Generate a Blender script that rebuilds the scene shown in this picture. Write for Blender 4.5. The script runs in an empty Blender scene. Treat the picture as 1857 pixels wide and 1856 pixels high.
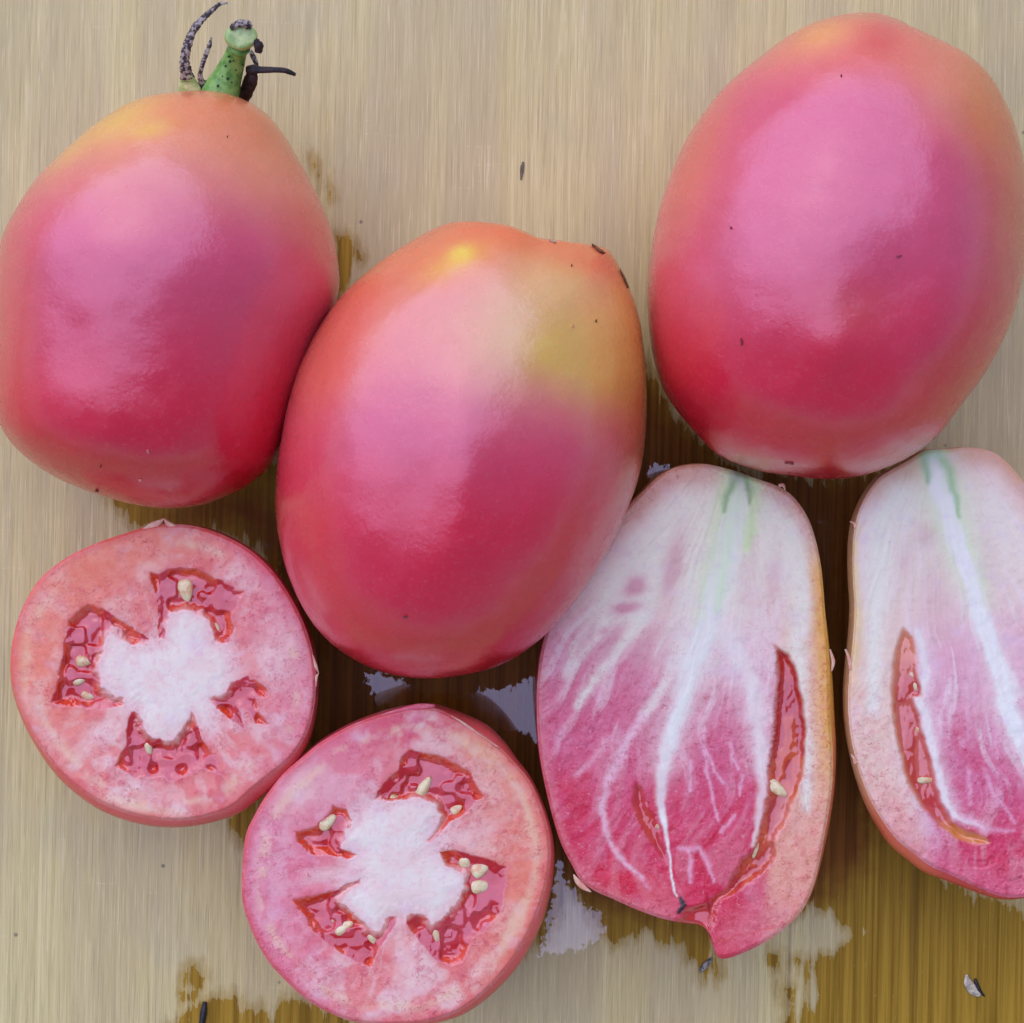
import bpy, bmesh, math, random
import numpy as np
from mathutils import Vector
from mathutils.bvhtree import BVHTree

random.seed(7)
scene = bpy.context.scene
COL = scene.collection

# ------------------------------------------------------------------ camera, sky, sun, exposure
H = 0.34                      # camera height above the board (m)
S = 1.0e-4                    # metres on the board per photograph pixel
CX, CY = 928.5, 928.0
cam_d = bpy.data.cameras.new('camera')
cam = bpy.data.objects.new('camera', cam_d)
COL.objects.link(cam)
cam.location = (0, 0, H)
cam.rotation_euler = (0, 0, 0)
cam_d.sensor_width = 36.0
cam_d.lens = 36.0 * H / (1857 * S)
cam_d.clip_start = 0.01
cam_d.clip_end = 100.0
scene.camera = cam

SUN_OFF = 34.0                # degrees away from the zenith
SUN_AZ = 122.0                # degrees counter-clockwise from +X: upper left of the picture
sd = Vector((math.cos(math.radians(SUN_AZ)) * math.sin(math.radians(SUN_OFF)),
             math.sin(math.radians(SUN_AZ)) * math.sin(math.radians(SUN_OFF)),
             math.cos(math.radians(SUN_OFF))))
sun_d = bpy.data.lights.new('sun', 'SUN')
sun_d.energy = 1.5
sun_d.angle = math.radians(102)
sun_d.color = (0.61, 0.58, 1.0)
sun = bpy.data.objects.new('sun', sun_d)
sun.rotation_euler = sd.to_track_quat('Z', 'Y').to_euler()
sun.location = sd * 2
COL.objects.link(sun)

world = bpy.data.worlds.new('World')
scene.world = world
world.use_nodes = True
wn = world.node_tree.nodes
wl = world.node_tree.links
sky = wn.new('ShaderNodeTexSky')
sky.sky_type = 'NISHITA'
sky.sun_disc = False
sky.sun_elevation = math.radians(90 - SUN_OFF)
sky.sun_rotation = math.atan2(sd.x, sd.y)
bg = wn['Background']
bg.inputs['Strength'].default_value = 0.05
wl.new(sky.outputs['Color'], bg.inputs['Color'])

vs = scene.view_settings
vs.view_transform = 'Standard'
vs.look = 'None'
vs.gamma = 1.0
vs.use_curve_mapping = False
vs.exposure = 1.08
scene.cycles.use_adaptive_sampling = True
scene.cycles.adaptive_threshold = 0.04
scene.cycles.max_bounces = 4
scene.cycles.diffuse_bounces = 2
scene.cycles.glossy_bounces = 2
scene.cycles.transmission_bounces = 1

# ------------------------------------------------------------------ small numeric helpers
def lin(r, g, b, k=1.0):
    def f(c):
        c = c / 255.0
        return (c / 12.92 if c <= 0.04045 else ((c + 0.055) / 1.055) ** 2.4) * k
    return np.clip(np.array([f(r) * 1.22, f(g) * 1.15, f(b) * 0.84]), 0, 0.94)

def P(px, py, z):
    """a picture position at height z -> world"""
    k = S * (H - z) / H
    return Vector(((px - CX) * k, (CY - py) * k, z))

def Pn(X, Y, Z):
    k = S * (H - Z) / H
    return np.stack([(X - CX) * k, (CY - Y) * k, Z], -1)

def sm(a, b, x):
    t = np.clip((x - a) / (b - a), 0, 1)
    return t * t * (3 - 2 * t)

def _hash(ix, iy, seed):
    n = (ix.astype(np.int64) * 374761393 + iy.astype(np.int64) * 668265263 + seed * 1442695041) & 0xffffffff
    n = ((n ^ (n >> 13)) * 1274126177) & 0xffffffff
    n = n ^ (n >> 16)
    return (n & 0xffff) / 65535.0

def vn(x, y, seed=0):
    ix = np.floor(x); iy = np.floor(y)
    fx = x - ix; fy = y - iy
    fx = fx * fx * fx * (fx * (fx * 6 - 15) + 10); fy = fy * fy * fy * (fy * (fy * 6 - 15) + 10)
    a = _hash(ix, iy, seed); b = _hash(ix + 1, iy, seed)
    c = _hash(ix, iy + 1, seed); d = _hash(ix + 1, iy + 1, seed)
    return (a * (1 - fx) + b * fx) * (1 - fy) + (c * (1 - fx) + d * fx) * fy

def fbm(x, y, seed=0, oct=4):
    s = 0; a = 0.5; t = 0
    for o in range(oct):
        s = s + a * vn(x, y, seed + 17 * o); t += a
        x = x * 2.03 + 11.3; y = y * 2.03 + 7.7; a *= 0.5
    return s / t

def sdf(X, Y, poly):
    """signed distance to a closed polygon, negative inside"""
    poly = np.asarray(poly, float)
    d = np.full(X.shape, 1e18); ins = np.zeros(X.shape, bool)
    n = len(poly)
    for i in range(n):
        ax, ay = poly[i]; bx, by = poly[(i + 1) % n]
        ex, ey = bx - ax, by - ay
        wx, wy = X - ax, Y - ay
        t = np.clip((wx * ex + wy * ey) / (ex * ex + ey * ey + 1e-9), 0, 1)
        d = np.minimum(d, (wx - ex * t) ** 2 + (wy - ey * t) ** 2)
        c = ((ay > Y) != (by > Y))
        xi = ax + (Y - ay) / (by - ay if by != ay else 1e-9) * ex
        ins ^= c & (X < xi)
    d = np.sqrt(d)
    return np.where(ins, -d, d)

def vein(X, Y, pts, soft=1.0):
    """0..1 mask along a polyline of (x, y, half width)"""
    m = np.zeros(X.shape)
    for i in range(len(pts) - 1):
        ax, ay, aw = pts[i]; bx, by, bw = pts[i + 1]
        ex, ey = bx - ax, by - ay
        wx, wy = X - ax, Y - ay
        t = np.clip((wx * ex + wy * ey) / (ex * ex + ey * ey + 1e-9), 0, 1)
        d = np.sqrt((wx - ex * t) ** 2 + (wy - ey * t) ** 2)
        w = aw + (bw - aw) * t
        m = np.maximum(m, np.exp(-(d / w) ** 2 * soft))
    return m

def mixc(c, col, m):
    return c * (1 - m[..., None]) + np.asarray(col) * m[..., None]

def blob(X, Y, x, y, sx, sy, rot=0):
    a = math.radians(rot); dx = X - x; dy = Y - y
    u = dx * math.cos(a) + dy * math.sin(a); v = -dx * math.sin(a) + dy * math.cos(a)
    return np.exp(-(u / sx) ** 2 - (v / sy) ** 2)

def closed_curve(pts, n):
    """closed Catmull-Rom through the points"""
    pts = np.asarray(pts, float); m = len(pts); out = []
    per = max(4, n // m)
    for i in range(m):
        p0, p1, p2, p3 = pts[i - 1], pts[i], pts[(i + 1) % m], pts[(i + 2) % m]
        for k in range(per):
            t = k / per
            out.append(0.5 * ((2 * p1) + (-p0 + p2) * t + (2 * p0 - 5 * p1 + 4 * p2 - p3) * t * t + (-p0 + 3 * p1 - 3 * p2 + p3) * t ** 3))
    return np.array(out)

def polar(curve, c, th):
    a = np.arctan2(curve[:, 1] - c[1], curve[:, 0] - c[0]); r = np.hypot(curve[:, 0] - c[0], curve[:, 1] - c[1])
    o = np.argsort(a); a = a[o]; r = r[o]
    return np.interp(th, a, r, period=2 * math.pi)

# ------------------------------------------------------------------ object helpers
def mesh_obj(name, V, F, mat, parent=None, base=None, col=None, nrm=None, smooth=True, extra=None):
    V = np.asarray(V, float)
    if base is not None:
        V = V - np.array(base)[None, :]
    me = bpy.data.meshes.new(name)
    me.from_pydata(V.tolist(), [], F if isinstance(F, list) else F.tolist())
    if smooth:
        me.polygons.foreach_set('use_smooth', np.ones(len(me.polygons), bool))
    if col is not None:
        a = me.attributes.new('pigment', 'FLOAT_COLOR', 'POINT')
        c4 = np.concatenate([col, np.ones((len(col), 1))], 1).astype(np.float32)
        a.data.foreach_set('color', c4.ravel())
    for k, v in (extra or {}).items():
        a = me.attributes.new(k, 'FLOAT', 'POINT')
        a.data.foreach_set('value', np.asarray(v, np.float32).ravel())
    me.update()
    if nrm is not None:
        me.normals_split_custom_set_from_vertices(nrm.tolist())
    me.materials.append(mat)
    o = bpy.data.objects.new(name, me)
    COL.objects.link(o)
    if parent is not None:
        o.parent = parent
    elif base is not None:
        o.location = base
    return o

def thing(name, loc, label, cat, group=None):
    o = bpy.data.objects.new(name, None)
    o.empty_display_size = 0.01
    COL.objects.link(o)
    o.location = loc
    o['label'] = label; o['category'] = cat
    if group: o['group'] = group
    return o

def tube(path, radii, seg=14, flat=1.0, cap=True, up=Vector((0, 0, 1))):
    """swept tube; flat squeezes it along `up`"""
    path = [Vector(p) for p in path]
    V = []; F = []
    n = len(path)
    for i, p in enumerate(path):
        t = (path[min(i + 1, n - 1)] - path[max(i - 1, 0)]).normalized()
        s = t.cross(up)
        if s.length < 1e-6: s = t.cross(Vector((1, 0, 0)))
        s.normalize(); u = s.cross(t).normalized()
        for k in range(seg):
            a = 2 * math.pi * k / seg
            V.append(p + s * (radii[i] * math.cos(a)) + u * (radii[i] * flat * math.sin(a)))
    for i in range(n - 1):
        for k in range(seg):
            k2 = (k + 1) % seg
            F.append((i * seg + k, i * seg + k2, (i + 1) * seg + k2, (i + 1) * seg + k))
    if cap:
        V.append(path[0]); V.append(path[-1]); a, b = len(V) - 2, len(V) - 1
        for k in range(seg):
            k2 = (k + 1) % seg
            F.append((a, k2, k)); F.append((b, (n - 1) * seg + k, (n - 1) * seg + k2))
    return [tuple(v) for v in V], F

def spline(pts, n):
    """open Catmull-Rom through rows of numbers"""
    pts = np.asarray(pts, float); m = len(pts); out = []
    for j in range(n):
        u = j / (n - 1) * (m - 1); i = min(int(u), m - 2); t = u - i
        p0, p1, p2, p3 = pts[max(i - 1, 0)], pts[i], pts[i + 1], pts[min(i + 2, m - 1)]
        out.append(0.5 * ((2 * p1) + (-p0 + p2) * t + (2 * p0 - 5 * p1 + 4 * p2 - p3) * t * t + (-p0 + 3 * p1 - 3 * p2 + p3) * t ** 3))
    return np.array(out)

# ------------------------------------------------------------------ materials
class NT:
    def __init__(s, name):
        s.m = bpy.data.materials.new(name); s.m.use_nodes = True
        s.n = s.m.node_tree.nodes; s.l = s.m.node_tree.links
        s.b = s.n['Principled BSDF']
    def put(s, sock, v):
        if hasattr(v, 'links') or isinstance(v, bpy.types.NodeSocket): s.l.new(v, sock)
        else: sock.default_value = v
    def attr(s, name, out='Color'):
        a = s.n.new('ShaderNodeAttribute'); a.attribute_name = name; return a.outputs[out]
    def coord(s, scale=(1, 1, 1), rot=(0, 0, 0)):
        t = s.n.new('ShaderNodeTexCoord'); m = s.n.new('ShaderNodeMapping')
        m.inputs['Scale'].default_value = scale; m.inputs['Rotation'].default_value = rot
        s.l.new(t.outputs['Object'], m.inputs['Vector']); return m.outputs['Vector']
    def noise(s, vec, scale=1.0, detail=4.0, rough=0.55, dist=0.0):
        t = s.n.new('ShaderNodeTexNoise'); s.l.new(vec, t.inputs['Vector'])
        t.inputs['Scale'].default_value = scale; t.inputs['Detail'].default_value = detail
        t.inputs['Roughness'].default_value = rough; t.inputs['Distortion'].default_value = dist
        return t.outputs['Fac']
    def voro(s, vec, scale=1.0, feature='F1'):
        t = s.n.new('ShaderNodeTexVoronoi'); t.feature = feature; s.l.new(vec, t.inputs['Vector'])
        t.inputs['Scale'].default_value = scale
        return t.outputs['Distance'], t.outputs['Color']
    def rng(s, v, a, b, c=0.0, d=1.0, smooth=True):
        t = s.n.new('ShaderNodeMapRange'); t.interpolation_type = 'SMOOTHSTEP' if smooth else 'LINEAR'
        s.put(t.inputs['Value'], v)
        for k, x in zip(('From Min', 'From Max', 'To Min', 'To Max'), (a, b, c, d)): t.inputs[k].default_value = x
        return t.outputs['Result']
    def math(s, op, a, b=0.0):
        t = s.n.new('ShaderNodeMath'); t.operation = op
        s.put(t.inputs[0], a); s.put(t.inputs[1], b); return t.outputs[0]
    def mix(s, fac, a, b, mode='MIX'):
        t = s.n.new('ShaderNodeMix'); t.data_type = 'RGBA'; t.blend_type = mode
        s.put(t.inputs[0], fac)
        for i, v in ((6, a), (7, b)):
            if isinstance(v, (tuple, list, np.ndarray)):
                v = tuple(float(q) for q in v); v = v if len(v) == 4 else v + (1.0,)
            s.put(t.inputs[i], v)
        return t.outputs[2]
    def bump(s, h, dist, strength=1.0, prev=None):
        t = s.n.new('ShaderNodeBump'); s.l.new(h, t.inputs['Height'])
        t.inputs['Distance'].default_value = dist; t.inputs['Strength'].default_value = strength
        if prev is not None: s.l.new(prev, t.inputs['Normal'])
        return t.outputs['Normal']
    def set(s, **k):
        for a, v in k.items():
            s.put(s.b.inputs[a.replace('_', ' ')], v)
        return s.m

def sss(nt, w, radius, scale):
    nt.b.inputs['Subsurface Weight'].default_value = w
    nt.b.inputs['Subsurface Radius'].default_value = radius
    nt.b.inputs['Subsurface Scale'].default_value = scale

def make_skin(name, rough=0.4, coat=1.0):
    t = NT(name)
    co = t.coord()
    pig = t.attr('pigment')
    n1 = t.noise(co, 90, 4, 0.6)
    c = t.mix(t.rng(n1, 0.3, 0.7, 0.0, 0.30), pig, t.mix(1.0, pig, (0.86, 0.66, 0.76), 'MULTIPLY'))
    h = t.noise(co, 1500, 3, 0.65)
    c = t.mix(t.rng(h, 0.54, 0.76, 0, 0.14), c, (0.86, 0.36, 0.30))
    h2 = t.noise(co, 300, 4, 0.6)
    h3 = t.noise(co, 70, 2, 0.5)
    nb = t.bump(h3, 0.0016, 0.45)
    nb = t.bump(h2, 0.00022, 0.40, nb)
    nb = t.bump(h, 0.00008, 0.55, nb)
    t.set(Base_Color=c, Roughness=rough, Normal=nb)
    t.b.inputs['IOR'].default_value = 1.45
    t.b.inputs['Specular IOR Level'].default_value = 0.15
    t.b.inputs['Coat Weight'].default_value = coat
    t.l.new(t.rng(h2, 0.35, 0.65, 0.19, 0.30), t.b.inputs['Coat Roughness'])
    t.b.inputs['Coat IOR'].default_value = 1.85
    t.l.new(nb, t.b.inputs['Coat Normal'])
    sss(t, 0.15, (1.0, 0.22, 0.16), 0.0030)
    return t.m

def make_flesh(name):
    """cut flesh: 'grain' runs from 0 (smooth white core) to 1 (watery red cells)"""
    t = NT(name)
    co = t.coord()
    pig = t.attr('pigment'); gr = t.attr('grain', 'Fac')
    n1 = t.noise(co, 560, 4, 0.7, 0.5)
    n2 = t.noise(co, 1150, 3, 0.7, 1.4)
    n3 = t.noise(co, 260, 4, 0.65)
    c = t.mix(t.math('MULTIPLY', t.rng(n1, 0.46, 0.66), t.math('MULTIPLY', gr, 0.6)), pig, t.mix(1.0, pig, (0.88, 0.50, 0.58), 'MULTIPLY'))
    c = t.mix(t.math('MULTIPLY', t.rng(n2, 0.54, 0.66), t.math('MULTIPLY', gr, 0.9)), c, t.mix(1.0, c, (0.78, 0.46, 0.54), 'MULTIPLY'))
    c = t.mix(t.math('MULTIPLY', t.rng(n3, 0.50, 0.72), t.math('SUBTRACT', 0.30, t.math('MULTIPLY', gr, 0.2))), c, (0.82, 0.62, 0.68))
    c = t.mix(t.math('MULTIPLY', t.rng(n2, 0.42, 0.30), t.math('MULTIPLY', gr, 0.3)), c, (0.92, 0.66, 0.56))
    amt = t.math('ADD', t.math('MULTIPLY', gr, 0.42), 0.04)
    nb = t.n.new('ShaderNodeBump'); t.l.new(n1, nb.inputs['Height']); nb.inputs['Distance'].default_value = 0.0003; t.l.new(amt, nb.inputs['Strength'])
    nb2 = t.n.new('ShaderNodeBump'); t.l.new(n2, nb2.inputs['Height']); nb2.inputs['Distance'].default_value = 0.00016; t.l.new(amt, nb2.inputs['Strength'])
    t.l.new(nb.outputs[0], nb2.inputs['Normal'])
    t.set(Base_Color=c, Roughness=0.42, Normal=nb2.outputs[0])
    t.l.new(t.math('ADD', t.math('MULTIPLY', gr, 0.8), 0.15), t.b.inputs['Coat Weight'])
    t.b.inputs['Coat IOR'].default_value = 1.45
    t.b.inputs['Specular IOR Level'].default_value = 0.25
    t.b.inputs['Coat Roughness'].default_value = 0.08
    t.l.new(nb2.outputs[0], t.b.inputs['Coat Normal'])
    return t.m

def make_gel(name):
    t = NT(name)
    co = t.coord()
    pig = t.attr('pigment')
    n1 = t.noise(co, 190, 2, 0.5, 0.3)
    n2 = t.noise(co, 600, 2, 0.5)
    c = t.mix(t.rng(n2, 0.40, 0.70, 0, 0.35), pig, t.mix(1.0, pig, (0.80, 0.5, 0.55), 'MULTIPLY'))
    nb = t.bump(n1, 0.0008, 0.35)
    nb = t.bump(n2, 0.00005, 0.3, nb)
    t.set(Base_Color=c, Roughness=0.15, Normal=nb)
    t.b.inputs['Coat Weight'].default_value = 1.0
    t.b.inputs['Coat Roughness'].default_value = 0.03
    t.b.inputs['Coat IOR'].default_value = 1.75
    t.l.new(nb, t.b.inputs['Coat Normal'])
    return t.m

def make_plain(name, c1, c2, scale, rough=0.5, coat=0.0, bump=0.0002, s=0.0, stretch=(1, 1, 1), lo=0.4, hi=0.62):
    t = NT(name)
    co = t.coord(stretch)
    n = t.noise(co, scale, 5, 0.65)
    c = t.mix(t.rng(n, lo, hi), tuple(c1), tuple(c2))
    nb = t.bump(n, bump, 0.6)
    t.set(Base_Color=c, Roughness=rough, Normal=nb)
    t.b.inputs['Coat Weight'].default_value = coat
    if s: sss(t, s, (1, 0.8, 0.6), 0.0015)
    return t.m

M_SKIN = make_skin('tomato_skin')
M_CUTSKIN = make_skin('cut_tomato_skin', 0.4, 0.5)
M_FLESH = make_flesh('tomato_flesh')
M_GEL = make_gel('tomato_gel')
M_SEED = make_plain('tomato_seed', lin(236, 216, 180), lin(218, 170, 132), 700, 0.3, 0.8, 0.0003, 0.4)
M_SCAR = make_plain('scar', lin(84, 52, 36), lin(150, 104, 70), 2500, 0.7)
M_GREEN = make_plain('stem_green', lin(70, 130, 55), lin(125, 175, 95), 420, 0.5, 0.1, 0.0004, 0.15)
M_SPOT = make_plain('stem_spot', lin(22, 40, 20), lin(30, 50, 24), 900, 0.6)
M_KNOB = make_plain('stem_cut', lin(140, 180, 110), lin(186, 210, 150), 500, 0.35, 0.5, 0.0003, 0.3)
M_SEPAL = make_plain('sepal_mould', lin(50, 42, 44), lin(164, 158, 162), 1500, 0.7, 0, 0.0003, lo=0.44, hi=0.58)
M_DRY = make_plain('sepal_dry', lin(16, 10, 10), lin(52, 36, 32), 1200, 0.5, 0.1, 0.0004)
M_SHRED = make_plain('skin_shred', lin(225, 150, 140), lin(235, 190, 165), 800, 0.35, 0.3, 0.0002, 0.3)
M_BLACK = make_plain('charred_bit', lin(10, 8, 8), lin(34, 28, 26), 1500, 0.45, 0.2)
M_HUSK = make_plain('pale_husk', lin(205, 200, 185), lin(150, 145, 135), 1500, 0.4, 0.4)

# ------------------------------------------------------------------ the board
def build_board():
    inner = np.arange(-60, 1921, 7.0)
    outer = np.array([-3200, -3195, -2600, -1900, -1300, -800, -450, -220, -120])
    xs = np.concatenate([outer, inner, (1857 - outer)[::-1]])
    X, Y = np.meshgrid(xs, xs)
    z = np.zeros(X.shape)
    z[0, :] = z[-1, :] = z[:, 0] = z[:, -1] = -0.016
    # wet field (positive = wet), in picture pixels
    wets = [
        [(1150, 640), (1185, 690), (1250, 790), (1330, 850), (1440, 872), (1560, 866), (1640, 838), (1668, 820), (1660, 900), (1620, 1400),
         (1700, 1590), (1780, 1632), (1870, 1650), (1930, 1700), (1930, 1930), (1415, 1930), (1430, 1850), (1450, 1810), (1470, 1780),
         (1440, 1740), (1520, 1725), (1525, 1700), (1500, 1660), (1470, 1645), (1440, 1660), (1300, 1690), (1300, 1740), (1250, 1740),
         (1245, 1710), (1150, 1700), (1100, 1710), (1080, 1670), (1045, 1630), (1020, 1600), (1015, 1660), (985, 1700), (960, 1725), (800, 1700), (600, 1500), (450, 1530), (415, 1490),
         (520, 1400), (560, 1330), (540, 1150), (480, 1010), (420, 965), (240, 948), (205, 905), (340, 850), (500, 840), (600, 900), (900, 1000), (1080, 900)],
        [(300, 1870), (340, 1835), (375, 1815), (430, 1808), (450, 1835), (500, 1832), (520, 1812), (580, 1825), (660, 1850), (660, 1930), (280, 1930)],
        [(335, 1765), (355, 1755), (365, 1775), (360, 1792), (338, 1790)],
        [(332, 1802), (352, 1800), (352, 1812), (334, 1812)],
        [(1395, 1730), (1408, 1735), (1404, 1752), (1392, 1745)],
        [(1420, 1790), (1445, 1795), (1442, 1822), (1424, 1818)],
        [(1265, 1740), (1300, 1735), (1303, 1768), (1285, 1778), (1272, 1765)],
        [(562, 1280 - 1000), (575, 300), (590, 330), (600, 350), (595, 360), (580, 340), (565, 300)],
        [(610, 420), (640, 440), (655, 470), (640, 500), (615, 540), (590, 560), (600, 480)],
        [(1085, 1240), (1085, 1240.5), (1085.5, 1240)],
    ]
    wet = np.full(X.shape, -60.0)
    for k, w in enumerate(wets):
        f = -sdf(X, Y, w)
        if k in (7, 8): f = f - 5
        wet = np.maximum(wet, f)
    # drier islands among the yellow juice at the lower right
    for (x, y, sx, sy) in ((1580, 1690, 34, 16), (1600, 1730, 22, 28), (1650, 1745, 14, 36), (1545, 1760, 16, 30), (1480, 1820, 18, 32),
                           (1500, 1690, 50, 28), (1662, 1660, 6, 60), (1630, 1700, 18, 18)):
        wet = wet - 34 * blob(X, Y, x, y, sx, sy)
    wet = np.clip(wet, -60, 60)
    # smooth mirror-like juice film lying in the gaps
    films = [
        [(1192, 838), (1178, 860), (1172, 895), (1168, 930), (1200, 905), (1232, 870), (1212, 850)],
        [(1488, 945), (1530, 938), (1536, 990), (1545, 1075), (1533, 1078), (1528, 1040), (1500, 1040)],
        [(1498, 1100), (1515, 1110), (1522, 1150), (1512, 1190), (1500, 1150)],
        [(668, 1226), (690, 1222), (722, 1234), (748, 1250), (780, 1262), (810, 1258), (835, 1268), (860, 1252), (900, 1256), (930, 1246), (1000, 1216),
         (1000, 1350), (972, 1345), (950, 1325), (915, 1325), (880, 1312), (850, 1300), (800, 1292), (740, 1282), (720, 1268), (690, 1275), (678, 1262)],
        [(1012, 1560), (1030, 1610), (1050, 1640), (1085, 1655), (1095, 1690), (1060, 1720), (980, 1730), (1000, 1660), (1010, 1600)],
        [(470, 985), (495, 990), (508, 1020), (515, 1070), (490, 1040)],
    ]
    film = np.full(X.shape, -60.0)
    for f in films:
        film = np.maximum(film, -sdf(X, Y, f))
    film = np.clip(film, -60, 60)
    gap_shade = np.clip(-sdf(X, Y, [(1150, 660), (1300, 830), (1560, 866), (1640, 840), (1600, 1000), (1600, 1380), (1570, 1560), (1480, 1640), (1300, 1680), (1080, 1640), (1010, 1590), (990, 1640),
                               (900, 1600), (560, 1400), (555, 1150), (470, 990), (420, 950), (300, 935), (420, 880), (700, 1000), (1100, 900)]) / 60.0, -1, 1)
    V = Pn(X, Y, np.zeros_like(X)).reshape(-1, 3); V[:, 2] = z.ravel()
    n = len(xs); idx = np.arange(n * n).reshape(n, n)
    F = np.stack([idx[1:, :-1], idx[1:, 1:], idx[:-1, 1:], idx[:-1, :-1]], -1).reshape(-1, 4)

    t = NT('board_wood')
    co = t.coord(rot=(0, 0, math.radians(1.2)))
    def stretched(sx, sy):
        m = t.n.new('ShaderNodeMapping'); m.inputs['Scale'].default_value = (sx, sy, 1)
        t.l.new(co, m.inputs['Vector']); return m.outputs['Vector']
    g1 = t.noise(stretched(900, 14), 1, 5, 0.65)
    g2 = t.noise(stretched(260, 7), 1, 4, 0.6)
    g3 = t.noise(stretched(2400, 36), 1, 4, 0.65)
    g4 = t.noise(stretched(60, 1200), 1, 3, 0.6)
    p1 = t.noise(co, 22, 3, 0.5)
    p2 = t.noise(co, 41, 3, 0.5)
    base = t.mix(t.rng(g1, 0.34, 0.66), tuple(lin(184, 175, 124)), tuple(lin(207, 199, 150)))
    base = t.mix(t.rng(g2, 0.36, 0.64, 0, 0.6), base, tuple(lin(186, 174, 122)))
    base = t.mix(t.rng(p1, 0.45, 0.7, 0, 0.35), base, tuple(lin(184, 172, 118)))
    base = t.mix(t.rng(p2, 0.5, 0.72, 0, 0.35), base, tuple(lin(168, 168, 142)))
    base = t.mix(t.rng(g3, 0.56, 0.68, 0, 0.5), base, tuple(lin(216, 205, 176)))
    base = t.mix(t.rng(g3, 0.44, 0.32, 0, 0.5), base, tuple(lin(140, 126, 98)))
    dk = t.noise(stretched(420, 9), 1, 2, 0.5)
    wide = t.noise(stretched(95, 5), 1, 3, 0.55)
    base = t.mix(t.rng(wide, 0.40, 0.62, 0, 0.55), base, tuple(lin(174, 163, 130)))
    lite = t.noise(stretched(1500, 70), 1, 3, 0.6)
    base = t.mix(t.rng(lite, 0.62, 0.72, 0, 0.45), base, tuple(lin(222, 210, 178)))
    base = t.mix(t.rng(dk, 0.66, 0.76, 0, 0.55), base, tuple(lin(128, 112, 92)))
    base = t.mix(t.math('MULTIPLY', t.rng(g4, 0.64, 0.72), t.rng(g3, 0.48, 0.6, 0, 0.3)), base, tuple(lin(224, 214, 190)))
    vd, vc = t.voro(co, 150)
    pick = t.n.new('ShaderNodeSeparateColor'); t.l.new(vc, pick.inputs[0])
    dot = t.math('MULTIPLY', t.rng(vd, 0.03, 0.075, 1, 0), t.rng(pick.outputs[0], 0.62, 0.7))
    base = t.mix(t.math('MULTIPLY', dot, 0.75), base, tuple(lin(88, 80, 66)))
    g5 = t.noise(stretched(5200, 90), 1, 2, 0.6)
    base = t.mix(t.rng(g5, 0.56, 0.66, 0, 0.4), base, tuple(lin(150, 138, 104)))
    base = t.mix(t.rng(g5, 0.42, 0.33, 0, 0.35), base, tuple(lin(226, 216, 178)))
    # juice: wet wood is darker and more saturated
    e1 = t.noise(t.coord((1, 0.28, 1)), 800, 5, 0.72)
    e2 = t.noise(co, 200, 3, 0.6)
    jit = t.math('ADD', t.rng(e1, 0.2, 0.8, -16, 16, False), t.rng(e2, 0.2, 0.8, -9, 9, False))
    jit = t.math('ADD', jit, t.rng(t.noise(stretched(420, 30), 1, 4, 0.65), 0.48, 0.74, 5, -30))
    wv = t.rng(t.math('ADD', t.attr('wet', 'Fac'), jit), 0.0, 4.0)
    damp = t.rng(t.math('ADD', t.attr('wet', 'Fac'), jit), -26.0, 2.0, 0.0, 0.55)
    wv = t.math('MAXIMUM', wv, damp)
    wc = t.mix(t.rng(g1, 0.34, 0.66), tuple(lin(122, 94, 24)), tuple(lin(164, 134, 50)))
    wc = t.mix(t.rng(g3, 0.62, 0.74, 0, 0.4), wc, tuple(lin(186, 162, 92)))
    wc = t.mix(t.rng(dk, 0.62, 0.74, 0, 0.5), wc, tuple(lin(88, 62, 22)))
    wc = t.mix(t.math('MULTIPLY', t.rng(e1, 0.64, 0.7), 0.5), wc, tuple(lin(190, 170, 120)))
    wc = t.mix(t.rng(t.math('ADD', t.attr('gap_shade', 'Fac'), t.rng(e2, 0.2, 0.8, -0.4, 0.4, False)), -0.7, 0.7, 0, 0.85), wc, t.mix(1.0, wc, (0.52, 0.24, 0.22), 'MULTIPLY'))  # shade in the gaps between tomatoes, painted as darker, redder wet wood
    c = t.mix(wv, base, wc)
    j2 = t.math('ADD', t.rng(e1, 0.2, 0.8, -15, 15, False), t.rng(t.noise(co, 900, 2, 0.5), 0.3, 0.8, 9, -9, False))
    fv = t.rng(t.math('ADD', t.attr('film', 'Fac'), j2), -0.5, 0.8)
    rough = t.mix(fv, t.mix(wv, (0.42,) * 3, (0.5,) * 3), (0.08,) * 3)
    nb = t.bump(g3, 0.00012, 0.5)
    nb = t.bump(g1, 0.0003, 0.35, nb)
    t.set(Base_Color=c, Normal=nb)
    t.l.new(rough, t.b.inputs['Roughness'])
    t.l.new(t.rng(wv, 0, 1, 0.5, 0.12), t.b.inputs['Specular IOR Level'])
    t.l.new(fv, t.b.inputs['Coat Weight'])
    t.b.inputs['Coat Roughness'].default_value = 0.03
    t.b.inputs['Coat IOR'].default_value = 1.8
    o = mesh_obj('wooden_board', V, F, t.m, extra={'wet': wet.ravel(), 'film': film.ravel(), 'gap_shade': gap_shade.ravel()})
    o['kind'] = 'structure'
    o['label'] = 'worn pale wooden board with vertical grain, wet with tomato juice'
    return o
board = build_board()

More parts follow.
